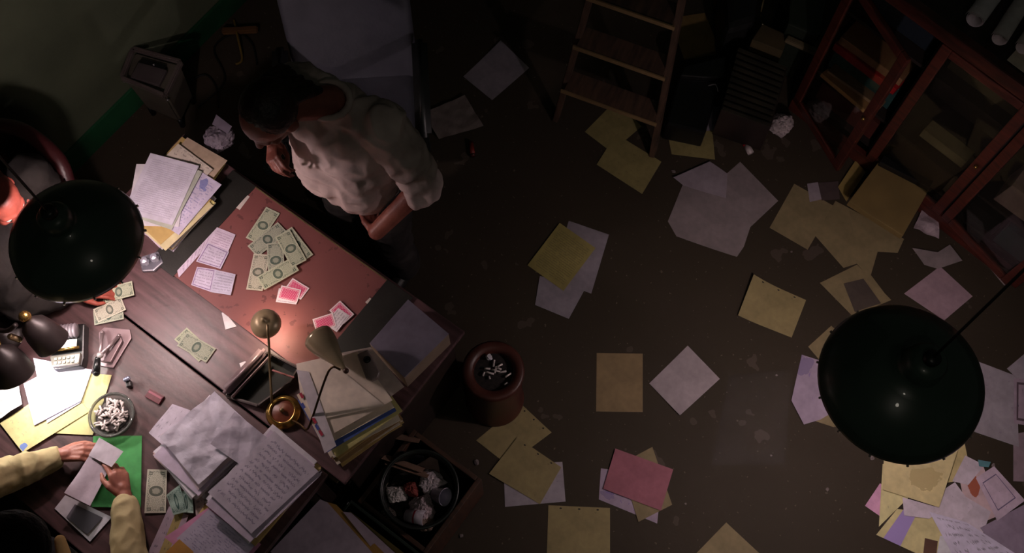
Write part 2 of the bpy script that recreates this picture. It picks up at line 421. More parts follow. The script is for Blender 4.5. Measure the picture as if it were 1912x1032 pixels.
def face(parent, c, M, s, eyecol):
    P = lambda x, y, z: Vector(c) + M @ Vector((x, y, z)) * s
    for k in (-1, 1):
        b = bmesh.new(); ball(b, P(k * .031, .070, .004), .0125 * s); o = obj('eye', b, M_eye, parent, True); o.matrix_parent_inverse = Matrix.Translation(parent.location).inverted()
        b = bmesh.new(); ball(b, P(k * .031, .080, .002), .0058 * s); q = obj('iris', b, eyecol, o, True)
    b = bmesh.new(); cap(b, P(-.017, .0895, -.0575), P(.017, .0895, -.0575), .0026 * s, .0026 * s); o = obj('mouth', b, M_lip, parent, True); o.matrix_parent_inverse = Matrix.Translation(parent.location).inverted()
def skin(n, a, b): return mat(n, a, .5, base2=b, vs=14, bump=.12, bs=90)
M_eye = mat('eye_white', rgb(200, 195, 190), .25); M_iris = mat('iris', rgb(40, 28, 20), .2); M_lip = mat('lips', rgb(120, 60, 55), .5)
# ================================================================ the room
def floor_mat():
    g = G('worn_floor', .72); o = g.obj()
    n1 = g.noise(o, 1.3, 5); n2 = g.noise(o, 14, 6); n3 = g.noise(o, 55, 3)
    col = g.mix(n1, rgb(44, 37, 28), rgb(62, 52, 41)); col = g.mix(g.math('MULTIPLY', n2, .55), col, rgb(52, 46, 36))
    col = g.mix(g.math('MULTIPLY', g.math('GREATER_THAN', n3, .70), .5), col, rgb(120, 108, 98))
    col = g.mix(g.math('MULTIPLY', g.math('GREATER_THAN', g.noise(o, 5, 3), .66), .25), col, rgb(110, 96, 90))
    g.b.inputs['Specular IOR Level'].default_value = .25
    return g.done(col, .25, 22)
struct('floor', box((0.2, 2.0, -.05), (12, 11, .1)), floor_mat())
WL = -2.27                                          # the wall stands across the desks' left end
wall_m = mat('green_plaster', rgb(86, 92, 72), .8, base2=rgb(72, 78, 60), vs=2.5, bump=.1, bs=30)
b = bmesh.new(); bx(b, D(WL - .06, 1.6, 2.5), (.12, 8.4, 5.0), AU); struct('wall_left', b, wall_m)
b = bmesh.new(); bx(b, D(WL + .008, 1.6, .075), (.016, 8.4, .15), AU, bev=.004); struct('baseboard_left', b, mat('green_paint', rgb(26, 78, 48), .4, var=.3, vs=5))
# ================================================================ the desks
def desk(name, label, u0, u1, v0, v1, top, side, open_=False):
    t = thing(name, label, 'desk', D((u0 + u1) / 2, (v0 + v1) / 2), AU)
    L = u1 - u0; Wd = v1 - v0
    obj('desktop', box((0, 0, .725), (L, Wd, .03), bev=.004), top, t)
    b = bmesh.new(); bx(b, (0, 0, .69), (L - .06, Wd - .06, .05)); obj('apron', b, side, t)
    if open_:
        for k in (-1, 1):
            for q in (-1, 1): obj('leg', box((k * (L / 2 - .05), q * (Wd / 2 - .05), .34), (.05, .05, .67), bev=.005), side, t)
        return t
    for k in (-1, 1):
        p = obj('pedestal', box((k * (L / 2 - .21), 0, .35), (.36, Wd - .08, .66), bev=.006), side, t)
        for q in range(3):
            dr = obj('drawer', box((k * (L / 2 - .21), -Wd / 2 + .035, .13 + q * .21), (.31, .02, .19), bev=.004), side, p)
            obj('handle', box((k * (L / 2 - .21), -Wd / 2 + .018, .15 + q * .21), (.09, .014, .012), bev=.003), M_bronze, dr)
    return t
desk('writing_desk', 'dark wooden desk carrying the red blotter and the two armed brass lamp', -1.50, 0, .004, .745, M_desk, M_dark)
desk('writing_desk', 'dark wooden desk nearest the seated person in yellow sleeves, with a glass ashtray on it', -1.60, -.07, -.75, -.004, M_desk2, M_dark, True)
DZ = .741
t = thing('desk_blotter', 'large red desk blotter with black leather side panels', 'blotter', D(-.73, .485, DZ), AU)
def blot_mat():
    g = G('red_blotter', .6); o = g.obj()
    n = g.noise(o, 4, 4); col = g.mix(n, rgb(108, 58, 58), rgb(128, 74, 72))
    sc_ = g.math('GREATER_THAN', g.noise(o, 34, 6), .62); ms = g.math('GREATER_THAN', g.noise(o, 3.2, 2), .5)
    col = g.mix(g.math('MULTIPLY', g.math('MULTIPLY', sc_, ms), .55), col, rgb(66, 26, 30))
    return g.done(col, .1, 30)
obj('blotting_pad', box((0, 0, .004), (.70, .49, .008), bev=.001), blot_mat(), t)
obj('side_panel', box((-.415, 0, .005), (.13, .50, .010), bev=.002), M_blk, t)
obj('side_panel', box((.415, 0, .005), (.13, .50, .010), bev=.002), M_blk, t)
obj('edge_strip', box((0, .2445, .009), (.70, .005, .004)), M_bronze, t)
BZ = DZ + .0085
tape_m = mat('paper_tape', rgb(206, 196, 190), .6, var=.05)
for (x, y, dx, dy, L, w, lab) in ((453, 377, .6, -.8, .07, .022, 'longer strip of white tape by the blotter corner nearest the paper stack'), (689, 562, .7, -.7, .026, .016, 'tiny piece of white tape by the right side of the blotter')):
    sheet('tape_strip', lab, 'tape', rect(x, y, dx, dy, L, w, BZ + .001), BZ + .001, tape_m, n=3, amp=.0005)
# receipts on the blotter
RC = paper(rgb(205, 190, 210), rgb(120, 80, 130), 9, 2, .62, bump=.1)
RC2 = paper(rgb(198, 188, 210), rgb(95, 75, 110), 7, 6, .55, frame=(.05, rgb(120, 90, 140), .03), bump=.1)
zq = BZ + .001
for k, (q, m, lab) in enumerate((
    ([(404, 426), (390, 456), (334, 518), (331, 505)], RC, 'long narrow receipt at the left edge of the red blotter'),
    ([(405, 424), (440, 438), (424, 474), (385, 460)], RC, 'topmost printed slip of the pile on the left of the blotter'),
    ([(388, 452), (428, 470), (412, 502), (366, 488)], RC2, 'middle printed slip of the pile on the left of the blotter'),
    ([(368, 498), (403, 503), (394, 545), (357, 532)], RC2, 'grey lilac slip at the lower left end of the slip pile on the blotter'),
    ([(401, 503), (440, 512), (431, 551), (392, 545)], paper(rgb(190, 184, 206), rgb(90, 85, 110), 8, 8, .6, bump=.1), 'white card slip lowest and furthest right of the slip pile on the blotter'))):
    zq += .0012; sheet('receipt', lab, 'receipt', q, zq, m, amp=.002, n=8, group='slips on the left of the blotter')
zb = BZ + .001
bills = (((491, 421), (.55, -.83), 0, 'banknote sticking out furthest up at the top of the pile on the blotter'),
         ((500, 447), (.78, -.62), 1, 'banknote lying slanted just below the topmost note of the pile on the blotter'),
         ((552, 458), (.6, .78), 0, 'banknote mostly hidden at the right edge of the pile on the blotter'),
         ((482, 508), (.20, -.98), 2, 'worn pale banknote at the lower left of the pile on the blotter'),
         ((515, 486), (.05, 1), 1, 'banknote standing upright in the middle of the pile on the blotter'),
         ((519, 511), (.85, -.48), 0, 'banknote at the lower right of the pile, nearest the upper playing cards'),
         ((543, 464), (.48, .87), 0, 'banknote on top at the right of the pile on the blotter'))
for c, d, k, lab in bills:
    zb += .0016; sheet('banknote', lab, 'banknote', rect(*c, *d, .156, .0663, zb), zb, BILL[k], amp=.003, n=10, group='banknotes on the red blotter')
zc = BZ + .002
for c, d, m, lab in (((554, 539), (.85, .52), CARDB, 'upper pink playing card of the three by the banknotes'),
                     ((537, 553), (.97, .12), CARDF, 'white playing card edge under the pink ones by the banknotes'),
                     ((540, 549), (.96, .22), CARDB, 'topmost pink playing card of the three by the banknotes'),
                     ((638, 583), (.72, .70), CARDB, 'furthest right pink playing card of the lower group on the blotter'),
                     ((630, 597), (-.62, .78), CARDF, 'face up white playing card between two pink ones on the blotter'),
                     ((606, 602), (.93, -.3), CARDB, 'left pink playing card of the lower group on the blotter')):
    zc += .001; sheet('playing_card', lab, 'playing card', rect(*c, *d, .083, .058, zc), zc, m, amp=.0006, n=4, group='playing cards on the blotter')
sheet('paper_scrap', 'white triangular paper scrap beside the near edge of the blotter', 'paper', [(414, 584), (419, 582), (442, 609), (421, 615)], DZ + .002, paper(WHT), n=4)
sheet('paper_scrap', 'tiny white paper scrap beside the open dark tray', 'paper', [(447, 678), (458, 674), (464, 684), (451, 690)], DZ + .002, paper(WHT), n=4)
for k, (c, d, lab) in enumerate((((360, 643), (.74, .67), 'lower banknote of the pair lying alone on the desk planks'), ((367, 648), (.86, .50), 'upper banknote of the pair lying alone on the desk planks'))):
    sheet('banknote', lab, 'banknote', rect(*c, *d, .14, .066, DZ + .002 + k * .002), DZ + .002 + k * .002, BILL[k], amp=.003, n=10, group='two banknotes on the desk planks')
for k, (c, d, lab) in enumerate((((207, 563), (.3, -.95), 'banknote reaching under the green lamp shade'), ((203, 588), (.94, -.20), 'lower banknote of the bunch by the hand under the lamp'), ((205, 578), (.88, -.40), 'middle banknote of the bunch by the hand under the lamp'), ((222, 545), (.95, -.25), 'upper banknote of the bunch by the hand under the lamp'))):
    sheet('banknote', lab, 'banknote', rect(*c, *d, .115, .062, DZ + .004 + k * .004), DZ + .004 + k * .004, BILL[k % 3], amp=.005, n=8, group='bunch of banknotes by the hand')
sheet('banknote', 'flat banknote lying lengthwise beside the green folder', 'banknote', [(312, 877), (310, 957), (270, 958), (276, 876)], DZ + .003, BILL[2], amp=.006, n=12)
sheet('banknote', 'folded green banknote leaning on the lilac slips', 'banknote', [(312, 925), (336, 905), (350, 955), (325, 962)], DZ + .012, BILLB, amp=.014, n=12)
sheet('banknote', 'dark folded half of a banknote beside the folded green one', 'banknote', [(334, 915), (360, 920), (362, 958), (338, 957)], DZ + .008, BILLB, amp=.012, n=12)
# ================================================================ piles of paper on the desks
def bulk(name, label, cat, cx, cy, dx, dy, w, h, z0, z1, n, jit, mats, rj=.06, thick=None, at=None):
    """the uncountable sheets of a pile, as one mesh"""
    c = W(cx, cy, (z0 + z1) / 2); a = ang(cx, cy, dx, dy, (z0 + z1) / 2)
    if at: c = D(*at, (z0 + z1) / 2); a = AU
    bm = bmesh.new(); dz = (z1 - z0) / n
    for k in range(n):
        s0 = len(bm.faces)
        r = bx(bm, (R.uniform(-jit, jit), R.uniform(-jit, jit), z0 + dz * (k + .5) - c.z), (w * R.uniform(.96, 1), h * R.uniform(.95, 1), dz * .86), R.uniform(-rj, rj))
        bm.faces.ensure_lookup_table()
        mi = R.randrange(len(mats))
        for f in bm.faces[s0:]: f.material_index = mi
    o = obj(name, bm, mats, loc=c, rz=a); setp(o, label, cat, kind='stuff'); return o
P_w = paper(WHT); P_l = paper(LIL); P_y = paper(YEL); P_m = paper(MAN); P_c = paper(CRM)
bulk('paper_stack', 'thick untidy stack of white and yellowish sheets below the typed top page', 'paper stack', 322, 392, .80, .60, .216, .279, DZ, .80, 14, .010, [P_w, P_y, P_w, P_l, P_m], .13)
bulk('paper_stack', 'smaller pile of folders behind the typed page stack', 'paper stack', 362, 303, .86, .50, .215, .12, DZ, .785, 7, .006, [P_m, P_w, P_y], .10)
sheet('folder', 'manila folder topmost on the small pile behind the typed pages', 'folder', rect(372, 297, .86, .50, .21, .11, .79), .79, paper(rgb(180, 158, 138)), amp=.006)
sheet('envelope', 'pale worn envelope lying across the manila folder behind the typed pages', 'envelope', rect(352, 306, .80, .60, .20, .085, .798), .798, paper(rgb(206, 194, 182), rgb(90, 70, 70), 5, 3, .5), amp=.006)
sheet('letter', 'sheet with a blue printed block sticking out to the right of the typed pages', 'letter', rect(338, 368, .84, .54, .205, .27, .803), .803, paper(rgb(200, 190, 214), BLU, 22, 2, .5, blob=(.72, .86, .09, rgb(130, 132, 182))), amp=.003)
sheet('letter', 'white sheet showing at the far left under the typed pages', 'letter', rect(294, 364, .995, .02, .216, .279, .807), .807, paper(WHT, INK, 26, 3, .4), amp=.002)
sheet('letter', 'grey green edged sheet directly under the typed top page', 'letter', rect(305, 359, .95, .32, .216, .279, .81), .81, paper(rgb(176, 180, 168)), amp=.002)
sheet('letter', 'typed white page topmost of the stack beside the left lamp shade', 'letter', rect(301, 352, .965, .26, .216, .279, .814), .814, paper(rgb(205, 200, 216), rgb(150, 142, 172), 30, 5, .72), amp=.002, n=8)
sheet('letter', 'yellow edged sheet poking out lowest of the typed page stack', 'letter', rect(322, 398, .76, .65, .205, .262, .797), .797, paper(rgb(204, 192, 150)), amp=.003)
# ledger pile and crumpled pile on the near desk
bulk('paper_stack', 'thick stack of legal sized sheets and files under the handwritten page', 'paper stack', 493, 905, .74, .67, .225, .36, DZ, .838, 10, .010, [P_w, P_l, P_m, P_w, mat('dark_file', rgb(60, 52, 50))], .05)
sheet('handwritten_page', 'large handwritten white page on top of the thick stack at the near desk corner', 'letter', [(513, 805), (595, 880), (470, 996), (389, 919)], .842, paper(rgb(186, 176, 190), rgb(70, 64, 92), 15, 7, .58), amp=.006, curl=.02)
sheet('handwritten_page', 'second page slipped out under the large handwritten page', 'letter', [(505, 812), (600, 886), (478, 1004), (396, 925)], .838, P_l, amp=.004)
bulk('paper_stack', 'layered white papers under the crumpled sheet on the near desk', 'paper stack', 385, 835, .72, .69, .24, .30, DZ, .80, 10, .012, [P_w, P_l, paper(rgb(206, 178, 178))], .10)
sheet('letter', 'folded white sheets sticking out left of the crumpled sheet', 'letter', [(322, 754), (356, 766), (310, 836), (278, 808)], .80, paper(rgb(200, 190, 205), INK, 5, 1, .4), amp=.006)
sheet('letter', 'pinkish edged sheet peeping out under the crumpled sheet towards the banknotes', 'letter', [(350, 775), (440, 850), (370, 915), (300, 812)], .803, paper(rgb(205, 184, 190)), amp=.003)
sheet('crumpled_sheet', 'big crumpled white sheet beside the brass lamp and handwritten stack', 'paper', [(403, 733), (482, 806), (373, 906), (300, 817)], .812, paper(rgb(196, 190, 204), bump=.6), amp=.006, crump=.012, n=46)
sheet('crumpled_sheet', 'smaller wrinkled sheet bridging the crumpled sheet and the handwritten page', 'paper', [(440, 770), (505, 822), (452, 870), (395, 830)], .83, paper(rgb(176, 168, 182), bump=.6), amp=.004, crump=.010, n=30)
# pink folder group at the bottom
sheet('slip', 'long lilac slip with yellow patches beside the yellow right sleeve', 'paper', [(316, 945), (352, 962), (318, 1060), (268, 1050)], DZ + .003, paper(rgb(170, 150, 165), INK, 8, 4, .4, stripe=(.4, .75, rgb(160, 140, 84))), n=8)
sheet('slip', 'small pinkish slip with two holes by the folded banknote', 'paper', [(362, 924), (396, 914), (403, 950), (366, 962)], DZ + .004, paper(rgb(190, 168, 172), INK, 4, 4, .5), n=8)
sheet('folder', 'pink folder with a handwritten page in it at the bottom of the picture', 'folder', [(394, 944), (488, 1016), (420, 1095), (308, 1003)], .775, paper(rgb(190, 128, 160)), amp=.004, curl=.02)
sheet('handwritten_page', 'handwritten page lying in the pink folder at the bottom of the picture', 'letter', [(390, 950), (476, 1018), (420, 1085), (330, 1005)], .782, paper(rgb(170, 160, 180), rgb(78, 74, 104), 16, 9, .5), amp=.004)
sheet('folder', 'ochre folder corner on the pink folder at the bottom edge', 'folder', [(335, 1006), (362, 1030), (345, 1062), (300, 1040)], .79, paper(rgb(168, 118, 44)), n=6)
bulk('paper_stack', 'small pile of sheets under the pink folder', 'paper stack', 398, 1020, .8, .6, .22, .22, DZ, .77, 4, .008, [P_l, P_m])
# bright papers under the reading lamp
sheet('folder', 'bright yellow folder on the near desk under the reading lamp', 'folder', [(80, 690), (209, 700), (173, 812), (46, 806)], DZ + .004, paper(rgb(206, 200, 140)), amp=.002)
sheet('legal_pad', 'yellow pad with blue stamped strip at the left edge of the picture', 'pad', [(43, 845), (0, 790), (118, 712), (167, 768)], DZ + .008, paper(rgb(208, 196, 140), rgb(150, 145, 120), 18, 3, .4, stripe=(.0, .0, BLU), blob=(.12, .93, .07, rgb(110, 130, 190))), amp=.002)
sheet('letter', 'large white sheet brightly lit under the reading lamp', 'letter', [(62, 668), (172, 690), (150, 752), (88, 790)], DZ + .012, paper(rgb(214, 208, 224), rgb(150, 140, 190), 16, 6, .3), amp=.002)
sheet('letter', 'lilac sheet with a pencil sketch slanted under the reading lamp', 'letter', [(44, 716), (98, 688), (152, 748), (64, 794)], DZ + .015, paper(rgb(198, 192, 224), rgb(150, 140, 190), 9, 16, .5), amp=.002)
sheet('crumpled_sheet', 'wrinkled white sheet at the left edge beneath the dark lamp shades', 'paper', [(-20, 735), (38, 722), (44, 756), (-10, 790)], DZ + .02, paper(rgb(205, 205, 208), bump=.5), crump=.01, n=20)
sheet('folder', 'bright green folder lying flat under the hands', 'folder', [(174, 814), (265, 813), (263, 948), (171, 946)], DZ + .004, paper(rgb(70, 156, 82)), amp=.001)
# papers held in the hands and the window envelope
sheet('held_note', 'folded pale note held between both hands', 'paper', [(186, 817), (231, 843), (209, 872), (166, 850)], .83, paper(rgb(196, 184, 194)), amp=.008, n=10)
sheet('held_letter', 'long folded letter strip held under the note, above the green folder', 'letter', [(170, 850), (209, 868), (170, 945), (123, 921)], .815, paper(rgb(186, 168, 180), rgb(150, 130, 150), 6, 2, .3), amp=.020, n=16)
t = thing('window_envelope', 'white envelope with a grey transparent window below the held letter', 'envelope', W(155, 965, DZ + .004))
e = sheet('envelope_body', None, None, [(122, 924), (209, 965), (168, 1011), (102, 949)], DZ + .004, paper(rgb(198, 192, 200)), n=6); e.parent = t; e.matrix_parent_inverse = Matrix.Translation(t.location).inverted()
e = sheet('window', None, None, [(140, 941), (192, 966), (163, 997), (124, 965)], DZ + .0065, mat('cellophane', rgb(110, 104, 112), .2, var=.1), n=6); e.parent = t; e.matrix_parent_inverse = Matrix.Translation(t.location).inverted()
# ---------------------------------------------------------------- folder stack by the brass lamp
bulk('paper_stack', 'tall stack of manila files at the desk corner next to the brass lamp', 'paper stack', 663, 779, .86, -.50, .28, .21, DZ, .855, 12, .010, [P_m, P_c, paper(rgb(150, 120, 80)), P_c], .10)
sheet('folder', 'yellow folder edge showing beneath the blue folder', 'folder', rect(660, 766, .82, -.57, .29, .22, .862), .862, P_y, amp=.004)
sheet('folder', 'blue folder showing as a strip between the cream files', 'folder', rect(648, 757, .86, -.51, .29, .23, .868), .868, paper(rgb(70, 92, 160)), amp=.003)
sheet('folder', 'cream folder just above the blue one', 'folder', rect(645, 749, .875, -.48, .29, .225, .874), .874, paper(rgb(218, 200, 178)), amp=.004)
sheet('folder', 'grey cream folder fanned towards the pale paper box', 'folder', [(610, 664), (692, 648), (755, 722), (662, 790)], .880, paper(rgb(176, 160, 150)), amp=.005)
sheet('folder', 'cream folder second from the top of the tall stack', 'folder', [(598, 676), (668, 656), (733, 747), (600, 822)], .886, paper(rgb(224, 206, 188)), amp=.004)
sheet('folder', 'smooth cream folder topmost on the tall stack beside the brass lamp', 'folder', [(553, 679), (602, 668), (650, 701), (719, 757), (592, 784), (562, 745)], .892, paper(rgb(232, 216, 200)), amp=.003)
b = sheet('airmail_envelope', 'white envelope with red and blue marks along the left of the file stack', 'envelope', [(553, 690), (577, 694), (628, 832), (606, 846)], .896, paper(rgb(200, 190, 196), rgb(180, 40, 70), 4, 11, .0), amp=.002)
for k, (x, y, c) in enumerate(((563, 738, 'r'), (566, 757, 'b'), (587, 785, 'r'), (592, 797, 'b'), (599, 808, 'r'))):
    q = sheet('ink_mark', None, None, rect(x, y, .5, .86, .022, .010, .8995), .8995, mat('ink', rgb(170, 30, 60) if c == 'r' else rgb(60, 70, 150)), n=2, amp=.0002)
    q.parent = b; q.matrix_parent_inverse = Matrix.Translation(b.location).inverted()
# tape dispenser
tl = W(689, 684, .897); t = thing('tape_dispenser', 'grey tape dispenser with a dark round opening on the file stack', 'tape dispenser', tl, ang(689, 684, .45, 1, .897))
b = bmesh.new(); prism(b, [(-.055, -.022), (.045, -.028), (.062, -.012), (.062, .012), (.045, .028), (-.055, .022)], 0, .028, .006); obj('body', b, mat('taupe_plastic', rgb(128, 112, 108), .4), t, True)
b = bmesh.new(); lathe(b, [(.014, .029), (.011, .031), (.009, .0285)], 20, (-.018, .004, 0)); obj('tape_roll', b, M_black, t, True)
b = bmesh.new(); ball(b, (-.018, .004, .0265), (.010, .013, .004)); obj('spindle', b, M_black, t, True)
# pale box of paper
def poly_px(pts, z): return [W(x, y, z) for x, y in pts]
q = poly_px([(690, 641), (762, 559), (838, 623), (755, 705)], .87); c = sum(q, Vector()) / 4
t = thing('paper_box', 'square carton with a pale lilac lid at the desk corner', 'box', (c.x, c.y, DZ))
b = bmesh.new(); prism(b, [p - Vector((c.x, c.y, 0)) for p in q][::-1], 0, .124, .002); obj('carton', b, mat('grey_card', rgb(126, 108, 92), .7), t)
b = bmesh.new(); prism(b, [(p - Vector((c.x, c.y, 0))) * 1.0 for p in q][::-1], .1245, .132, .0015); obj('lid', b, paper(rgb(116, 108, 124)), t)
# ---------------------------------------------------------------- brass double lamp
bz = .742
B0 = W(530, 770, bz); t = thing('desk_lamp', 'brass desk lamp with two small shades on thin arms, standing by the file stack', 'lamp', B0)
def rel(px, py, z): return W(px, py, z) - B0
b = lathe(bmesh.new(), [(.0, 0), (.066, 0), (.068, .008), (.062, .018), (.056, .020), (.052, .030), (.046, .032), (.042, .022)], 48); obj('base', b, M_brass, t, True)
b = lathe(bmesh.new(), [(.044, .022), (.03, .027), (.012, .030), (.004, .036), (.0005, .037)], 32); obj('wooden_disc', b, mat('red_brown_wood', rgb(110, 56, 38), .4), t, True)
b = bmesh.new(); ball(b, (.0, .0, .040), .009); obj('knob', b, M_bronze, t, True)
SZ1 = .868
b = bmesh.new(); tube(b, [(-.045, .03, .015), rel(507, 742, .79), rel(504, 690, .83), rel(502, 640, .895), rel(500, 622, .925), rel(499, 606, .93)], .0048, 10, smooth_path=6); obj('arm', b, M_bronze, t, True)
b = bmesh.new(); tube(b, [(.03, -.03, .015), rel(560, 792, .80), rel(573, 801, .84), rel(583, 780, .89), rel(614, 692, 1.0), rel(636, 690, 1.01)], .0042, 10, smooth_path=6); obj('arm', b, M_dark if 0 else mat('dark_brass', rgb(80, 58, 36), .35, .8), t, True)
s1 = W(497, 605, SZ1) - B0
pr = [(.058, 0), (.0575, .010), (.053, .024), (.042, .037), (.026, .046), (.010, .050), (.009, .060), (.004, .064), (.0005, .065)]
b = lathe(bmesh.new(), pr, 40); o = obj('lamp_shade', b, mat('dim_brass', rgb(168, 148, 116), .38, .3), t, True, loc=s1); sh = o.modifiers.new('s', 'SOLIDIFY'); sh.thickness = .0015
bl = W(497, 605, SZ1); light('desk_lamp_bulb_light', 'POINT', (bl.x, bl.y, bl.z + .004), BRASS_L, (1, .80, .62), .012)
b = bmesh.new(); ball(b, (0, 0, .022), (.012, .012, .016)); obj('bulb', b, mat('bulb_glass', (1, .8, .6, 1), emis=(1, .8, .55, 1), es=3), t, True, loc=s1)
tip = rel(646, 692, 1.03); mouth = rel(598, 634, .99)
ax = (mouth - tip).normalized(); M = ax.to_track_quat('Z', 'Y').to_matrix().to_4x4(); L = (mouth - tip).length
b = lathe(bmesh.new(), [(.0005, -.004), (.008, -.002), (.009, .02), (.018, .04), (.036, L * .55), (.050, L * .80), (.056, L), (.057, L + .012)], 40, M=M)
for v in b.verts: v.co += tip
o = obj('lamp_shade', b, mat('satin_brass', rgb(172, 154, 124), .24, .35), t, True); o.modifiers.new('s', 'SOLIDIFY').thickness = .0015
b = bmesh.new(); ball(b, tip, .011); obj('socket_knob', b, mat('brown_knob', rgb(70, 44, 34), .4), t, True)
# ---------------------------------------------------------------- open dark tray under the brass lamp
tz = DZ + .001
tq = [W(425, 742, tz), W(502, 660, tz), W(560, 690, tz), W(545, 716, tz), W(485, 760, tz)]; c = sum(tq, Vector()) / 5; c.z = tz
t = thing('open_tray', 'open dark tray with a pinkish grey rim under the brass lamp arms', 'tray', c)
q = [p - c for p in tq]
M_rim = mat('pink_grey_metal', rgb(140, 118, 122), .35, .3); M_in = mat('dark_lining', rgb(9, 12, 10), .8)
b = prism(bmesh.new(), [Vector((p.x, p.y, 0)) for p in q][::-1], 0, .003); obj('lining', b, M_in, t)
b = bmesh.new()
for i in range(5): beam(b, q[i] + Vector((0, 0, .016)), q[(i + 1) % 5] + Vector((0, 0, .016)), .010, .030, bev=.003)
obj('rim', b, mat('dark_rim', rgb(74, 62, 60), .4), t)
b = bmesh.new(); beam(b, q[0] + Vector((-.002, .004, .05)), q[1] + Vector((-.004, .002, .052)), .040, .030, bev=.013); beam(b, q[0] + Vector((.028, -.01, .04)), q[1] + Vector((.020, -.02, .042)), .007, .02, bev=.002); obj('handle_bar', b, M_rim, t, True)
b = bmesh.new(); beam(b, W(508, 691, .79) - c, W(550, 705, .79) - c, .007, .008, bev=.002); obj('divider', b, mat('pink_edge', rgb(150, 92, 92), .4), t)
b = bmesh.new(); cap(b, W(431, 716, .78) - c, W(427, 731, .77) - c, .014, .012); obj('latch', b, M_steel, t, True)
b = bmesh.new(); ball(b, W(436, 713, .79) - c, .008); obj('chrome_knob', b, mat('chrome', rgb(220, 220, 220), .1, 1), t, True)
# ================================================================ small things on the near desk
# adding machine
az = DZ; A0 = W(136, 655, az); aa = ang(136, 655, 1, -.12, az)
t = thing('adding_machine', 'small grey adding machine with a white paper strip under the dark reading lamp', 'adding machine', A0, aa)
M_amg = mat('machine_grey', rgb(126, 120, 112), .35, .3)
b = prism(bmesh.new(), [(-.050, -.085), (.055, -.085), (.062, -.05), (.062, .09), (-.062, .09), (-.062, -.05)], 0, .05, .006); obj('body', b, M_black, t)
b = prism(bmesh.new(), [(-.048, -.083), (.054, -.083), (.06, -.035), (-.058, -.035)], .05, .075, .008); obj('key_cover', b, M_amg, t)
b = bmesh.new()
for k in range(7): lathe(b, [(.0, 0), (.026, 0), (.03, .006), (.026, .012), (.0, .012)], 24, M=Matrix.Translation((-.045 + k * .0128, .055, .075)) @ Matrix.Rotation(math.pi / 2, 4, 'Y'))
obj('ribbed_roller', b, mat('roller_grey', rgb(128, 118, 124), .35), t, True)
b = box((0, 0.002, .082), (.094, .03, .002)); obj('paper_strip', b, paper(rgb(214, 208, 200)), t)
b = bmesh.new(); tube(b, [(-.055, -.018, .078), (.055, -.016, .078)], .006); obj('brass_bar', b, M_brass, t, True)
b = bmesh.new()
for i in range(5):
    for j in range(2): bx(b, (-.032 + i * .016, -.053 - j * .016, .078), (.011, .010, .007), bev=.002)
obj('keys', b, mat('pale_keys', rgb(170, 165, 150), .4), t)
# two hole punch with V shaped lever
p0 = W(216, 652, DZ); t = thing('paper_punch', 'old metal paper punch with a V shaped lever and black handle', 'paper punch', p0)
r_ = lambda x, y, z: W(x, y, z) - p0
b = prism(bmesh.new(), [r_(x, y, DZ) for x, y in ((188, 684), (213, 688), (247, 632), (244, 616), (196, 612), (186, 622))], 0, .010, .002); obj('base_plate', b, M_rim, t)
b = prism(bmesh.new(), [r_(x, y, DZ) for x, y in ((190, 677), (211, 680), (233, 640), (228, 628), (212, 650), (192, 658))], .010, .028, .003); obj('punch_block', b, M_rim, t)
b = bmesh.new(); nd = r_(187, 663, .80)
tube(b, [r_(191, 622, .775), nd], .007); tube(b, [r_(222, 628, .775), nd], .007); ball(b, r_(191, 621, .77), .009); ball(b, r_(222, 627, .77), .009); obj('lever', b, mat('worn_steel', rgb(165, 145, 148), .35, .6), t, True)
b = bmesh.new(); ball(b, nd, .013); obj('pivot_ball', b, mat('polished_steel', rgb(215, 205, 205), .25, .4), t, True)
b = bmesh.new(); cap(b, nd + Vector((-.008, -.015, -.002)), r_(180, 696, .79), .011, .014); obj('handle', b, M_black, t, True)
# lighter and red matchbox
t = thing('lighter', 'small silver and black lighter standing on the near desk', 'lighter', W(243, 716, DZ), .3)
b = bmesh.new(); bx(b, (0, -.006, .014), (.018, .028, .028), bev=.003); obj('body', b, M_black, t)
b = bmesh.new(); cap(b, (-.005, .008, .034), (.006, .010, .034), .009, .009); obj('spark_wheel', b, mat('blue_chrome', rgb(190, 195, 225), .2, .7), t, True)
t = thing('matchbox', 'small dark red matchbox next to the lighter', 'matchbox', W(290, 741, DZ), ang(290, 741, .9, .5, DZ))
b = box((0, 0, .006), (.066, .036, .012), bev=.001); obj('sleeve', b, mat('red_card', rgb(92, 22, 34), .5), t)
b = box((0, .006, .0128), (.060, .008, .001)); obj('label_strip', b, mat('pink_card', rgb(160, 84, 100), .5), t)
# glass ashtray with butts
M_glass = mat('clear_glass', rgb(225, 225, 220), .05, trans=.9, var=.02)
A1 = W(214, 778, DZ); t = thing('glass_ashtray', 'round glass ashtray heaped with cigarette ends above the green folder', 'ashtray', A1)
b = lathe(bmesh.new(), [(.0005, .001), (.070, .001), (.082, .012), (.088, .034), (.084, .038), (.078, .034), (.070, .012), (.0005, .008)], 40); obj('dish', b, M_glass, t, True)
M_ash = mat('ash', rgb(92, 84, 82), .9, base2=rgb(48, 42, 42), vs=60)
b = bmesh.new(); ball(b, (-.004, 0, .014), (.062, .062, .014), u=24, v=12); o = obj('ash', b, M_ash, t, True); o['kind'] = 'stuff'
M_butt = mat('cigarette_paper', rgb(205, 192, 188), .7, var=.1)
def butt(parent, p, a, L, tilt=0, m=None, name='cigarette_end', r=.004):
    d = Vector((math.cos(a) * math.cos(tilt), math.sin(a) * math.cos(tilt), math.sin(tilt))) * L / 2
    bb = bmesh.new(); tube(bb, [Vector(p) - d, Vector(p) - d * .2 + Vector((0, 0, .0015)), Vector(p) + d], [r, r * .85, r * .95], 8); return obj(name, bb, m or M_butt, parent, True)
bts = []
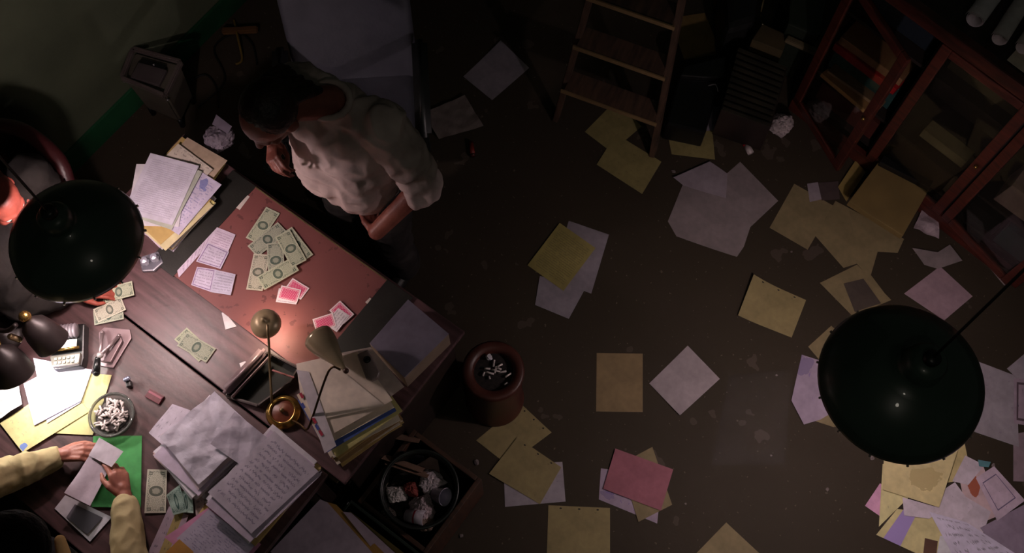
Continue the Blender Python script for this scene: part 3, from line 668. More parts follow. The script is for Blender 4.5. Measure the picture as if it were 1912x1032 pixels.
for k in range(60):
    rr = .056 * math.sqrt(R.random()); a = R.uniform(0, 6.28)
    o = butt(None, (0, 0, 0), 0, R.uniform(.018, .034), R.uniform(-.25, .25), r=.0048)
    o.location = A1 + Vector((rr * math.cos(a) - .004, rr * math.sin(a), .031 - rr * .12 + R.uniform(0, .006))); o.rotation_euler = (0, 0, R.uniform(0, 6.28))
    setp(o, 'crushed cigarette end in the glass ashtray', 'cigarette end', 'cigarette ends in the glass ashtray')
# crystal piece behind the left lamp shade
t = thing('glass_inkwell', 'small cut glass inkwell on the desk at the edge of the left green lamp shade', 'inkwell', W(284, 490, DZ), .4)
b = prism(bmesh.new(), [(-.045, -.03), (0, -.046), (.045, -.026), (.04, .03), (-.04, .034)], 0, .018, .005); obj('tray', b, mat('smoky_glass', rgb(120, 118, 130), .12, .2, coat=.5), t)
for x in (-.02, .02):
    b = lathe(bmesh.new(), [(.0, .018), (.017, .018), (.019, .030), (.013, .042), (.014, .046), (.0005, .050)], 8, (x, .0, 0)); obj('bottle', b, mat('pale_glass', rgb(180, 180, 196), .1, .3, coat=.5), t)
# ---------------------------------------------------------------- reading lamp with two dark bell shades
bz = DZ; r0 = W(28, 640, bz); t = thing('reading_lamp', 'dark bell shaded reading lamp with two heads and brass knobs at the left edge', 'lamp', r0)
q_ = lambda x, y, z: W(x, y, z) - r0
M_sh = mat('dark_bronze', rgb(46, 38, 38), .45, .3, var=.15)
b = lathe(bmesh.new(), [(.0, 0), (.08, 0), (.082, .01), (.06, .022), (.02, .03), (.012, .05)], 32, (-.05, .03, 0)); obj('base', b, M_sh, t, True)
b = bmesh.new(); tube(b, [(-.05, .03, .03), (-.06, .02, .16), q_(8, 618, 1.03), q_(30, 606, 1.08)], .009, smooth_path=6); tube(b, [(-.05, .03, .03), (-.07, .0, .16), q_(-18, 640, 1.0)], .009, smooth_path=6); obj('stem', b, M_sh, t, True)
def bell(a, m, r, n, col):
    ax = (m - a).normalized(); M = ax.to_track_quat('Z', 'Y').to_matrix().to_4x4(); L = (m - a).length
    b = lathe(bmesh.new(), [(.014, 0), (.022, L * .08), (r * .72, L * .25), (r * .9, L * .55), (r, L), (r * 1.0, L * 1.02)], 40, M=M)
    for v in b.verts: v.co += a
    o = obj('lamp_shade', b, col, t, True); o.modifiers.new('s', 'SOLIDIFY').thickness = .002
    b = bmesh.new(); ball(b, a - ax * .010, .022); obj('brass_knob', b, M_brass, t, True)
    return o, ax
m1 = q_(98, 640, .95); a1 = q_(50, 594, 1.07); bell(a1, m1, .066, 1, M_sh)
m2 = q_(28, 700, .93); a2 = q_(-8, 646, 1.05); bell(a2, m2, .074, 1, M_sh)
b = bmesh.new(); cap(b, q_(20, 628, 1.02), q_(36, 634, 1.0), .012, .012); obj('switch', b, M_bronze, t, True)
for a_, m_, pw in ((a1, m1, .55), (a2, m2, .9)):
    ax = (m_ - a_).normalized(); p = r0 + m_ - ax * .045
    b = bmesh.new(); ball(b, m_ - ax * .07, (.018, .018, .018)); obj('bulb', b, mat('lit_bulb', (1, .9, .8, 1), emis=(1, .9, .75, 1), es=6), t, True)
    light('reading_lamp_bulb_light', 'POINT', p, DESK_L * pw, (1, .93, .88), .02)
# ================================================================ pendant lamps
def pendant(px, py, z, label, r, cord_top, power):
    c = W(px, py, z); t = thing('pendant_lamp', label, 'lamp', c); hs = r / .206
    pr = [(r, 0), (r + .003, .002), (r, .012), (r * .975, .030), (r * .93, .048), (r * .80, .080), (r * .62, .108), (r * .42, .128), (r * .27, .138), (r * .24, .150), (r * .24, .152), (r * .235, .185), (r * .19, .200), (r * .10, .206), (.0005, .207)]; pr = [(a, q * hs) for a, q in pr]
    o = obj('lamp_shade', lathe(bmesh.new(), pr, 72), M_enam, t, True); m = o.modifiers.new('s', 'SOLIDIFY'); m.thickness = .0015; m.offset = 1
    pi = [(r - .002, .001), (r * .96, .028), (r * .91, .046), (r * .78, .077), (r * .60, .104), (r * .40, .123), (.0005, .128)]; pi = [(a, q * hs) for a, q in pi]
    obj('reflector', lathe(bmesh.new(), pi, 48), M_enin, t, True)
    obj('neck', lathe(bmesh.new(), [(.026, .20 * hs), (.027, .20 * hs + .026), (.018, .20 * hs + .036), (.0005, .20 * hs + .038)], 24), M_black, t, True)
    b = bmesh.new(); tube(b, [(0, 0, .20 * hs + .03), Vector(cord_top) * .4 + Vector((0, 0, .138 * hs)), Vector(cord_top)], .0045, 8, smooth_path=8); obj('cord', b, M_cord, t, True)
    b = bmesh.new(); tube(b, [(r * math.cos(i * math.pi / 36), r * math.sin(i * math.pi / 36), .001) for i in range(73)], .0032, 6, cap=False); obj('rolled_rim', b, M_enam, t, True)
    M_clip = mat('clip_steel', rgb(150, 145, 138), .3, .7)
    first = None
    for i in range(14):
        a = 2 * math.pi * (i + .4) / 14
        if first is None: o = first = obj('rim_clip', box((0, 0, 0), (.012, .007, .010), bev=.002), M_clip, t)
        else: o = first.copy(); C.objects.link(o); o.parent = t
        o.location = ((r + .004) * math.cos(a), (r + .004) * math.sin(a), -.002); o.rotation_euler = (0, 0, a)
    b = bmesh.new(); ball(b, (0, 0, .075), (.028, .028, .034)); obj('bulb', b, mat('lit_bulb', (1, .9, .8, 1), emis=(1, .85, .75, 1), es=4), t, True)
    light('pendant_bulb_light', 'POINT', (c.x, c.y, c.z + .030), power, LC if px < 900 else (1.0, .80, .82), .025)
    return t
pendant(145, 450, 1.36, 'green enamel pendant lamp hanging over the left end of the desks', .222, (-.15, .28, 3.3), PEND_L)
pendant(1680, 715, 1.26, 'green enamel pendant lamp hanging over the papers on the right floor', .269, (.50, .62, 2.9), PEND_R)
# ================================================================ things around the desks
# heater on the floor against the wall
hz = .36
hq = [W(x, y, hz) for x, y in ((226, 143), (247, 88), (337, 113), (307, 176))]; c = sum(hq, Vector()) / 4
t = thing('space_heater', 'grey metal heater with a slotted top standing against the green wall', 'heater', (c.x, c.y, 0))
M_ht = mat('heater_metal', rgb(112, 100, 98), .4, .4)
def taper(bm, q, z0, z1, k, bev=0):
    lo = [bm.verts.new((p.x * k, p.y * k, z0)) for p in q]; hi = [bm.verts.new((p.x, p.y, z1)) for p in q]
    n = len(q); bm.faces.new(lo); bm.faces.new(hi[::-1])
    for i in range(n): bm.faces.new((lo[i], hi[i], hi[(i + 1) % n], lo[(i + 1) % n]))
    bmesh.ops.recalc_face_normals(bm, faces=bm.faces[:])
    if bev: bmesh.ops.bevel(bm, geom=bm.edges[:], offset=bev, segments=3, affect='EDGES')
    return bm
hr = [p - c for p in hq]
obj('body', taper(bmesh.new(), [p * .97 for p in hr], .06, hz - .028, .86, .012), mat('heater_side', rgb(92, 86, 76), .5, .2), t)
b = bmesh.new()
for i in range(4): beam(b, Vector((hr[i].x, hr[i].y, hz - .012)) * 1, Vector((hr[(i + 1) % 4].x, hr[(i + 1) % 4].y, hz - .012)), .022, .03, bev=.006)
obj('top_frame', b, M_ht, t)
x_ = (hr[2] - hr[1]).normalized(); y_ = (hr[1] - hr[0]).normalized(); ra = math.atan2(x_.y, x_.x)
obj('top_panel', box((-.02 * y_.x, -.02 * y_.y, hz - .014), (.15, .09, .02), ra, .004), mat('heater_top', rgb(92, 82, 84), .45, .4), t)
obj('slot', box((.035 * y_.x, .035 * y_.y, hz - .020), (.13, .03, .02), ra), M_black, t)
b = bmesh.new(); ball(b, (.03 * y_.x + .01, .03 * y_.y, hz - .004), .006); obj('knob', b, M_steel, t, True)
b = bmesh.new(); ball(b, Vector((hr[0].x, hr[0].y, hz - .04)), .007); ball(b, Vector((hr[3].x, hr[3].y, hz - .05)), .007); obj('screws', b, M_steel, t, True)
for k in range(4):
    b = bmesh.new(); lathe(b, [(.0, 0), (.014, 0), (.012, .065), (.0, .065)], 12, (hr[k].x * .72, hr[k].y * .72, 0)); obj('foot', b, M_black, t, True)
# cables in the far corner
def cable(label, pts, r, m, cat='cable'):
    p = [W(x, y, z) for x, y, z in pts]; b = tube(bmesh.new(), p, r, 8, smooth_path=8); o = obj('cable', b, m); setp(o, label, cat); return o
cable('black cable looping on the floor between heater and standing person', [(370, 200, .006), (420, 150, .006), (400, 90, .006), (440, 62, .006), (470, 80, .006), (480, 120, .006)], .005, M_cord)
cable('black cable curving from the heater towards the desk', [(355, 150, .006), (385, 140, .006), (405, 165, .006), (408, 200, .006)], .005, M_cord)
cable('yellow cable standing in a loop by the far corner', [(437, 38, .006), (444, 70, .03), (452, 110, .006), (440, 120, .006)], .006, mat('yellow_rubber', rgb(120, 96, 36), .5))
b = bmesh.new(); beam(b, W(415, 58, .02), W(482, 55, .02), .035, .03, bev=.006); o = obj('plank_offcut', b, mat('orange_wood', rgb(96, 66, 36), .6)); setp(o, 'short orange brown board lying by the yellow cable', 'board')
# crumpled things behind the desks
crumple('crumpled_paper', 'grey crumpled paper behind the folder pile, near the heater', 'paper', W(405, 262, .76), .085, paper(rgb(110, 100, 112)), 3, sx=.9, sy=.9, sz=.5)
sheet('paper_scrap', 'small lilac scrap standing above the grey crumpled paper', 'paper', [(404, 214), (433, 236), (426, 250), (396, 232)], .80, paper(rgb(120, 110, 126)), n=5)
o = crumple('plastic_wrap', 'crumpled grey plastic wrap between blotter and standing person', 'plastic wrap', W(508, 312, .45), .055, mat('grey_film', rgb(86, 86, 90), .15, .2, coat=.5), 8, sx=1, sy=.8, sz=.5)
# ---------------------------------------------------------------- big grey chair
cz = .47; cc = W(668, 225, cz); t = thing('armchair', 'large blue grey office armchair behind the standing person', 'chair', (cc.x, cc.y, 0), math.radians(4))
M_ch = mat('blue_grey_vinyl', rgb(78, 78, 88), .5, var=.12, bump=.15, bs=60); M_cd = mat('chair_frame', rgb(34, 36, 36), .4)
b = box((0, 0, .43), (.54, .52, .11), bev=.045, seg=4); obj('seat', b, M_ch, t, True)
b = bmesh.new(); bx(b, (0, .36, .80), (.57, .10, .86), rot=Euler((-.28, 0, 0)), bev=.045, seg=4); obj('backrest', b, M_ch, t, True)
for k in (-1, 1):
    b = bmesh.new(); beam(b, (k * .31, -.22, .66), (k * .31, .26, .70), .07, .05, bev=.02); o = obj('armrest', b, M_cd, t, True)
    b = bmesh.new(); beam(b, (k * .31, -.14, .40), (k * .31, -.14, .65), .03, .04, up=(0, 1, 0), bev=.008); obj('arm_post', b, M_cd, o)
b = lathe(bmesh.new(), [(.0, .08), (.04, .08), (.03, .38), (.0, .38)], 16); obj('column', b, M_cd, t, True)
for k in range(5):
    a = k * 2 * math.pi / 5 + .3; b = bmesh.new(); beam(b, (.03 * math.cos(a), .03 * math.sin(a), .10), (.29 * math.cos(a), .29 * math.sin(a), .07), .045, .035, bev=.008); l = obj('leg', b, M_cd, t)
    b = bmesh.new(); lathe(b, [(.0, -.012), (.026, -.012), (.026, .012), (.0, .012)], 16, M=Matrix.Translation((.29 * math.cos(a), .29 * math.sin(a), .026)) @ Matrix.Rotation(a, 4, 'Z') @ Matrix.Rotation(math.pi / 2, 4, 'X')); obj('caster', b, M_black, l, True)
# ---------------------------------------------------------------- standing ashtray
c = W(924, 744, 0); t = thing('standing_ashtray', 'reddish brown drum shaped standing ashtray on the floor', 'ashtray', c)
M_st = mat('red_brown_lacquer', rgb(74, 36, 28), .45, var=.25)
obj('body', lathe(bmesh.new(), [(.0, 0), (.132, 0), (.134, .02), (.128, .04), (.122, .20), (.122, .40), (.130, .43), (.131, .452), (.122, .462), (.088, .455), (.083, .44), (.08, .43), (.0005, .43)], 48), M_st, t, True)
b = lathe(bmesh.new(), [(.082, .4335), (.05, .436), (.0005, .437)], 32); o = obj('sand', b, mat('dark_sand', rgb(34, 28, 26), .95, vs=80, var=.4), t, True); o['kind'] = 'stuff'
s = .437 + .006
for k, (x, y, dx, dy, L) in enumerate(((910, 688, 1, .05, .03), (914, 696, 1, .25, .045), (927, 692, 1, .3, .05), (925, 690, .2, -1, .035), (933, 682, 1, -.5, .03), (938, 694, 1, -.2, .04), (903, 698, -.4, 1, .02), (949, 700, 1, -.6, .035), (945, 716, 1, -.5, .02), (914, 705, .3, 1, .014), (922, 678, .15, -1, .035), (932, 688, 1, .4, .025))):
    o = butt(None, (0, 0, 0), 0, L * .85, 0, r=.0046); o.location = W(x, y, s); o.rotation_euler = (0, 0, ang(x, y, dx, dy, s)); setp(o, 'white cigarette end lying on the dark sand of the standing ashtray', 'cigarette end', 'cigarette ends on the standing ashtray')
crumple('crumpled_paper', 'little white crumpled paper on the sand of the standing ashtray', 'paper', W(913, 667, .452), .017, paper(WHT), 5)
# ---------------------------------------------------------------- crate with waste basket
cz = .36; c = D(.175, .185, 0)
t = thing('wooden_crate', 'reddish brown wooden crate around the black waste basket', 'crate', c, AU)
M_cr = mat('crate_wood', rgb(78, 52, 38), .55, base2=rgb(50, 34, 26), grain=(1, 8, 1))
for k, (x, y, sx, sy) in enumerate(((.168, 0, .02, .37), (-.168, 0, .02, .37), (0, .175, .316, .02), (0, -.175, .316, .02))): obj('side_board', box((x, y, .19), (sx, sy, .34), bev=.003), M_cr, t)
obj('bottom_board', box((0, 0, .012), (.316, .33, .02)), M_cr, t)
B0 = c + Vector((0, 0, .024)); t = thing('waste_basket', 'round black waste basket full of rubbish at the desk corner', 'waste basket', B0)
obj('bin', lathe(bmesh.new(), [(.0, 0), (.120, 0), (.150, .36), (.156, .365), (.156, .372), (.148, .372), (.145, .36), (.116, .012), (.0005, .012)], 40), mat('black_bin', rgb(22, 24, 23), .4), t, True)
b = bmesh.new(); tube(b, [(.157 * math.cos(i * math.pi / 24), .157 * math.sin(i * math.pi / 24), .37) for i in range(49)], .006, 8, cap=False); obj('rim', b, mat('bin_rim', rgb(38, 42, 40), .35), t, True)
b = lathe(bmesh.new(), [(.0005, .275), (.132, .27), (.134, .22)], 24, B0); o = obj('refuse', b, mat('dark_refuse', rgb(44, 38, 34), .9, vs=30, var=.5, bump=.6)); setp(o, 'dark mixed refuse filling the waste basket', 'rubbish', kind='stuff')
tz = .335
sheet('folder', 'dark blue folder standing in the waste basket', 'folder', [(748, 842, .37), (792, 852, .37), (800, 880, .29), (740, 864, .29)], .3, mat('navy_card', rgb(30, 32, 48), .5), n=6, th=.003)
sheet('letter', 'upright pinkish sheet corner in the waste basket', 'letter', [(772, 872, .33), (815, 845, .37), (822, 885, .33), (790, 892, .29)], .3, paper(rgb(150, 122, 118)), n=8)
for k, (a, bq) in enumerate((((716, 852), (790, 878)), ((722, 862), (800, 888)), ((733, 813), (784, 822)))):
    b = bmesh.new(); beam(b, W(*a, .37), W(*bq, .37), .055, .003, up=(.6, .5, .4)); o = obj('magazine', b, paper(rgb(128, 100, 84))); setp(o, ('thin magazine standing furthest left in the waste basket', 'brownish magazine across the middle of the waste basket', 'magazine edge at the top rim of the waste basket')[k], 'magazine')
t = thing('paper_cup', 'crushed white and red paper cup in the waste basket', 'cup', W(758, 962, tz), .3)
b = lathe(bmesh.new(), [(.0005, 0), (.024, 0), (.033, .085), (.030, .086), (.022, .004)], 24, M=Matrix.Rotation(-.5, 4, 'Z') @ Matrix.Rotation(1.3, 4, 'Y')); obj('cup_wall', b, paper(rgb(190, 180, 192)), t, True)
b = lathe(bmesh.new(), [(.0290, .040), (.0300, .047)], 24, M=Matrix.Rotation(-.5, 4, 'Z') @ Matrix.Rotation(1.3, 4, 'Y')); obj('red_band', b, mat('red_print', rgb(160, 30, 50)), t, True)
b = lathe(bmesh.new(), [(.0005, 0), (.026, 0), (.036, .06), (.038, .062), (.034, .060), (.024, .003)], 24, M=Matrix.Rotation(.9, 4, 'Y') @ Matrix.Rotation(.3, 4, 'X')); o = obj('plastic_cup', b, mat('white_plastic', rgb(170, 165, 182), .3), None, True, loc=W(812, 922, tz)); setp(o, 'whitish plastic cup lying at the right of the waste basket', 'cup')
for k, (x, y, r, cc_, lab) in enumerate(((738, 922, .046, rgb(190, 182, 180), 'white crumpled paper at the centre left of the waste basket'), (790, 945, .062, rgb(176, 156, 162), 'mauve crumpled paper in the middle of the waste basket'), (802, 898, .058, rgb(190, 176, 182), 'pale crumpled paper near the far rim of the waste basket'), (768, 912, .040, rgb(140, 62, 56), 'red crumpled wrapper in the waste basket'), (712, 902, .036, rgb(96, 86, 74), 'grey brown wad at the left rim of the waste basket'), (796, 975, .042, rgb(130, 108, 96), 'brown crumpled wrapper at the lower rim of the waste basket'), (722, 960, .036, rgb(70, 62, 56), 'dark wad at the lower left rim of the waste basket'))):
    crumple('crumpled_paper', lab, 'paper', W(x, y, .335), r, paper(cc_), k + 11)
# ---------------------------------------------------------------- file box beside the near desk
c = D(.19, -.245, 0); t = thing('file_box', 'dark green metal file box standing on the floor below the near desk', 'file box', c, AU)
M_gb = mat('dark_green_metal', rgb(34, 44, 38), .4)
for x, y, sx, sy in ((.19, 0, .012, .46), (-.19, 0, .012, .44), (0, .224, .368, .012), (0, -.224, .368, .012)): obj('side', box((x, y, .25 if x >= 0 else .235), (sx, sy, .50 if x >= 0 else .468), bev=.003), M_gb, t)
obj('bottom', box((0, 0, .008), (.37, .44, .014)), M_gb, t)
bulk('paper_stack', 'files packed into the green file box', 'paper stack', 672, 1045, .78, .62, .35, .40, .02, .47, 10, .0, [P_m, P_c, P_l], .0, at=(.19, -.245))
sheet('folder', 'ochre folder fanned along the right of the file box', 'folder', [(600, 934), (628, 942), (760, 1075), (690, 1075)], .485, paper(rgb(170, 128, 62)), amp=.01)
sheet('letter', 'lilac sheet nearest the waste basket in the file box', 'letter', [(640, 955), (656, 957), (790, 1080), (740, 1080)], .488, paper(rgb(180, 160, 176)), amp=.006)
sheet('letter', 'large blank greyish page on top of the files in the file box', 'letter', [(598, 932), (612, 938), (712, 1050), (600, 1100), (505, 1030)], .495, paper(rgb(184, 168, 184)), amp=.006)
# ================================================================ stepladder
t0 = W(1122, 268, 0); la = ang(1122, 268, 183, 67, 0)
t = thing('stepladder', 'brown wooden stepladder standing over the papers on the dark floor', 'ladder', t0, la)
M_ld = mat('worn_ladder_wood', rgb(86, 64, 50), .6, base2=rgb(58, 42, 34), grain=(6, 1, 1)); M_le = mat('ladder_edge', rgb(128, 104, 72), .55)
Mi = Matrix.Translation(t0) @ Matrix.Rotation(la, 4, 'Z'); Mi.invert()
# rails lean back; each tread is narrower than the one below
def rail_at(k, z): return Vector((k * (.262 - .072 * z), .045 + .19 * z, z))
for k in (-1, 1):
    b = bmesh.new(); beam(b, rail_at(k, 0), rail_at(k, 1.75), .028, .05, up=(0, 1, 0), bev=.003); obj('rail', b, M_ld, t)
    b = bmesh.new(); beam(b, (k * .27, 1.02, 0), (k * .15, .42, 1.72), .024, .04, up=(0, 1, 0), bev=.003); obj('rear_leg', b, M_ld, t)
for i in range(5):
    z = .30 + .30 * i; p = rail_at(1, z)
    o = obj('tread', box((0, p.y - .01, z), (2 * p.x - .02, .12, .02), bev=.003), M_ld, t)
    b = box((0, p.y - .072, z + .001), (2 * p.x + .01, .008, .024), bev=.001); obj('tread_edge', b, M_le, o)
obj('top_cap', box((0, .385, 1.75), (.32, .20, .025), bev=.004), M_ld, t)
# ================================================================ red bookcase with glass doors
B0 = Vector((1.435, 2.735, 0)); BA = math.radians(-45.0); BW, BD, BH = 1.38, .34, 1.14; SW = .455
t = thing('bookcase', 'low reddish wooden bookcase with glass doors hanging open in the right corner', 'bookcase', B0, BA)
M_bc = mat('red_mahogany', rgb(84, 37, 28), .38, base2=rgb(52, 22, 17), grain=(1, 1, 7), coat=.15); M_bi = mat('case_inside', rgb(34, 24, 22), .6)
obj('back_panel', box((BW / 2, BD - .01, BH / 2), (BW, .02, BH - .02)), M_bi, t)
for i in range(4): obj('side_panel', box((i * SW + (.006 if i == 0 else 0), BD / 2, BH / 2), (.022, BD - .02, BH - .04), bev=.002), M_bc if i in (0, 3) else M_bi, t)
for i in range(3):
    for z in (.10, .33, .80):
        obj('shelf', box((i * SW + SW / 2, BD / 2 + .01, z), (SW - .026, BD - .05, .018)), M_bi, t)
obj('top_board', box((BW / 2, BD / 2 + .0, BH + .004), (BW + .04, BD + .04, .028), bev=.004), mat('top_board', rgb(44, 32, 30), .5), t)
b = bmesh.new(); bx(b, (BW / 2, -.028, BH - .012), (BW + .05, .045, .07), bev=.008); obj('cornice', b, M_bc, t)
b = bmesh.new(); bx(b, (BW / 2, -.004, .045), (BW + .02, .03, .09), bev=.005); obj('plinth', b, M_bc, t)
DH0, DH1 = .10, 1.06
def door(x, swing, side):
    e = bpy.data.objects.new('door', bpy.data.meshes.new('door')); bpy.data.objects.remove(e)
    b = bmesh.new(); w = SW - .012; fr = .048; th = .022; s = side
    bx(b, (s * fr / 2, 0, (DH0 + DH1) / 2), (fr, th, DH1 - DH0), bev=.004); bx(b, (s * (w - fr / 2), 0, (DH0 + DH1) / 2), (fr, th, DH1 - DH0), bev=.004)
    bx(b, (s * w / 2, 0, DH0 + fr / 2), (w - 2 * fr, th, fr), bev=.004); bx(b, (s * w / 2, 0, DH1 - fr / 2), (w - 2 * fr, th, fr), bev=.004)
    o = obj('door', b, M_bc, t, loc=(x, -.016, 0), rz=swing)
    g = obj('glass_pane', box((s * w / 2, 0, (DH0 + DH1) / 2), (w - 2 * fr + .01, .004, DH1 - DH0 - 2 * fr + .01)), M_pane, o)
    k = bmesh.new(); ball(k, (s * (w - fr / 2), -.022, (DH0 + DH1) / 2), .010); obj('knob', k, M_brass, o, True)
M_pane = mat('old_glass', rgb(235, 235, 225), .03, trans=1.0, var=.01)
M_pane.node_tree.nodes['Principled BSDF'].inputs['IOR'].default_value = 1.45
door(.0, math.radians(-22), 1); door(SW + .004, 0, 1); door(2 * SW + .004, math.radians(-10), 1)
def bc(x, y, z): return B0 + Matrix.Rotation(BA, 3, 'Z') @ Vector((x, y, z))
def book(name, lab, cat, x, y, z, s, m, rot=(0, 0, 0), group=None):
    b = box((0, 0, s[2] / 2), s, bev=.002); o = obj(name, b, m, loc=bc(x, y, z)); o.rotation_euler = Euler((rot[0], rot[1], rot[2] + BA)); setp(o, lab, cat, group)
TEAL = mat('teal_card', rgb(34, 66, 66), .5); TAN = mat('tan_card', rgb(190, 146, 96), .6); NAV = mat('navy_card2', rgb(22, 30, 40), .5); REDC = mat('red_card2', rgb(150, 18, 28), .5); BRN = mat('brown_card', rgb(134, 98, 68), .6)
book('box_file', 'brown box file lying on the red one in the open bookcase section', 'box file', .215, .17, .565, (.34, .22, .05), BRN, (0, 0, .03))
book('box_file', 'bright red box file under the brown one in the open bookcase section', 'box file', .215, .165, .515, (.35, .24, .048), REDC)
book('box_file', 'teal box file under the red one in the open bookcase section', 'box file', .22, .20, .342, (.35, .22, .17), TEAL)
book('box_file', 'dark navy box file on the uppermost shelf of the open bookcase section', 'box file', .22, .20, .812, (.36, .20, .20), NAV)
book('folder', 'tan folder leaning out in front of the teal box file', 'folder', .20, .005, .372, (.27, .05, .022), TAN, (-.2, 0, -.05))
book('folder', 'brown grey folder between the tan folder and the teal box file', 'folder', .225, .060, .372, (.30, .075, .022), mat('brown_grey_card', rgb(140, 112, 86), .6), (-.25, 0, .05))
book('box_file', 'dark reddish box on the floor of the open bookcase section', 'box file', .24, .17, .112, (.34, .22, .14), mat('oxblood_card', rgb(78, 34, 28), .6))
book('box_file', 'grey box file on the uppermost shelf behind the closed glass door', 'box file', .68, .2, .812, (.34, .2, .16), mat('grey_olive', rgb(60, 54, 40), .6))
book('paper_parcel', 'pale rectangular parcel seen low behind the closed glass door', 'parcel', .71, .12, .343, (.24, .07, .06), mat('pale_olive', rgb(128, 120, 90), .7))
book('box_file', 'dark box file on the bottom shelf behind the closed glass door', 'box file', .68, .18, .112, (.36, .24, .18), mat('brown_box2', rgb(60, 46, 34), .6))
book('paper_bundle', 'pale paper bundle on the shelf of the right bookcase section', 'paper bundle', 1.13, .14, .343, (.22, .16, .16), paper(rgb(140, 120, 118)), (0, .1, .1))
book('box_file', 'teal box file at the bottom of the right bookcase section', 'box file', 1.24, .16, .112, (.16, .24, .16), TEAL)
book('box_file', 'black box file at the bottom of the right bookcase section', 'box file', 1.04, .18, .112, (.20, .24, .12), M_black)
# rolls of drawings on the bookcase top
def roll(lab, a, bq, r, m, inner=True):
    A = bc(*a); Bq = bc(*bq); d = Bq - A; M = d.to_track_quat('Z', 'Y').to_matrix().to_4x4(); L = d.length; b = bmesh.new(); n = 30; rows = []
    for i in range(9):
        ring = []
        for j in range(n * 2 + 10):
            th = 2 * math.pi * j / n; rr = r * (1 - .30 * j / (n * 2)) * (1 + .06 * math.sin(3 * th + i * .4) + .05 * noise.noise(Vector((th, i * .7, r * 50))))
            ring.append(b.verts.new(M @ Vector((rr * math.cos(th), rr * math.sin(th), L * i / 8)) + A))
        rows.append(ring)
    for p, q in zip(rows, rows[1:]):
        for j in range(len(p) - 1): b.faces.new((p[j], p[j + 1], q[j + 1], q[j]))
    c_ = (A + Bq) / 2
    for v in b.verts: v.co -= c_
    o = obj('paper_roll', b, m, None, True, loc=c_); o.modifiers.new('s', 'SOLIDIFY').thickness = .0012; setp(o, lab, 'paper roll')
rz_ = BH + .025
roll('thick rolled drawing furthest left on top of the bookcase', (.50, .03, rz_ + .042), (.46, .42, rz_ + .05), .040, paper(rgb(226, 212, 220)))
roll('rolled drawing in the middle on top of the bookcase', (.62, .03, rz_ + .034), (.56, .42, rz_ + .04), .034, paper(rgb(220, 204, 206)))
roll('rolled drawing with yellow edge on top of the bookcase', (.71, .06, rz_ + .036), (.66, .44, rz_ + .04), .034, paper(rgb(222, 206, 206), stripe=(.0, .3, rgb(200, 176, 80))))
roll('rolled drawing furthest right on top of the bookcase', (.84, .04, rz_ + .045), (.82, .44, rz_ + .05), .045, paper(rgb(216, 206, 226)))
sheet('folder', 'pale folder edge under the right rolled drawing on the bookcase', 'folder', [(1880, 112), (1930, 150), (1950, 120), (1900, 90)], BH + .022, P_c, n=4)
# ================================================================ dark clutter between ladder and bookcase
def crate4(name, label, cat, px, ztop, z0, m, bev=.01):
    q = [W(x, y, ztop) for x, y in px]; c = sum(q, Vector()) / 4; b = prism(bmesh.new(), [Vector((p.x - c.x, p.y - c.y, 0)) for p in q][::-1], 0, ztop - z0, bev)
    o = obj(name, b, m, loc=(c.x, c.y, z0)); setp(o, label, cat); return o
t = thing('black_case', 'black case with a metal catch standing beside the stepladder', 'case', W(1300, 245, 0))
def sub(px, ztop, z0, m, name, bev=.01):
    q = [W(x, y, ztop) - t.location for x, y in px]; return obj(name, prism(bmesh.new(), [Vector((p.x, p.y, 0)) for p in q][::-1], z0, ztop, bev), m, t)
sub(((1270, 128), (1345, 152), (1318, 247), (1243, 231)), .16, .008, M_black, 'body', .012)
sub(((1276, 124), (1356, 104), (1352, 146), (1270, 140)), .20, .16, M_black, 'flap', .008)
b = bmesh.new(); tube(b, [W(1322, 160, .17) - t.location, W(1336, 158, .185) - t.location, W(1341, 172, .17) - t.location], .004, smooth_path=5); obj('catch', b, M_steel, t, True)
t = thing('slatted_crate', 'dark slatted wooden crate between the black case and the red bookcase', 'crate', W(1400, 190, 0))
M_sl = mat('dark_slats', rgb(46, 42, 32), .5, var=.3)
sub(((1378, 92), (1470, 128), (1440, 236), (1346, 204)), .26, .02, M_dark, 'box_body', .004)
for k in range(11):
    s = k / 10; a = (1378 * (1 - s) + 1348 * s, 92 * (1 - s) + 202 * s); bq = (1468 * (1 - s) + 1438 * s, 128 * (1 - s) + 234 * s)
    b = bmesh.new(); beam(b, W(*a, .268) - t.location, W(*bq, .268) - t.location, .018, .012, bev=.002); obj('slat', b, M_sl, t)
o = crate4('cardboard_box', 'olive brown cardboard box behind the slatted crate', 'box', ((1424, 44), (1472, 66), (1462, 96), (1404, 74)), .30, 0, mat('olive_card', rgb(78, 66, 42), .7), .004)
b = bmesh.new(); beam(b, W(1468, 72, .32), W(1530, 100, .32), .03, .03, bev=.004); o = obj('batten', b, mat('pale_wood', rgb(104, 92, 70), .6)); setp(o, 'short pale batten next to the cardboard box', 'batten')
o = crate4('cabinet', 'dark green metal cabinet behind the batten at the top edge', 'cabinet', ((1480, -60), (1550, -40), (1530, 68), (1472, 44)), .40, 0, mat('cabinet_green', rgb(34, 42, 32), .5), .01)
o = crate4('black_bag', 'black bag at the top edge behind the manila sheet', 'bag', ((1352, -40), (1420, -40), (1412, 40), (1358, 56)), .32, 0, mat('bag_black', rgb(14, 14, 14), .6), .04)
cable('thin pale cable hanging beside the black bag', [(1430, -20, .3), (1424, 8, .3), (1420, 30, .2), (1424, 46, .3)], .004, mat('pale_cable', rgb(110, 98, 66), .5))
crumple('crumpled_tissue', 'long white crumpled tissue in front of the black bag', 'paper', W(1362, 68, .10), .07, paper(rgb(120, 108, 108)), 21, sx=.45, sy=1, sz=.5)
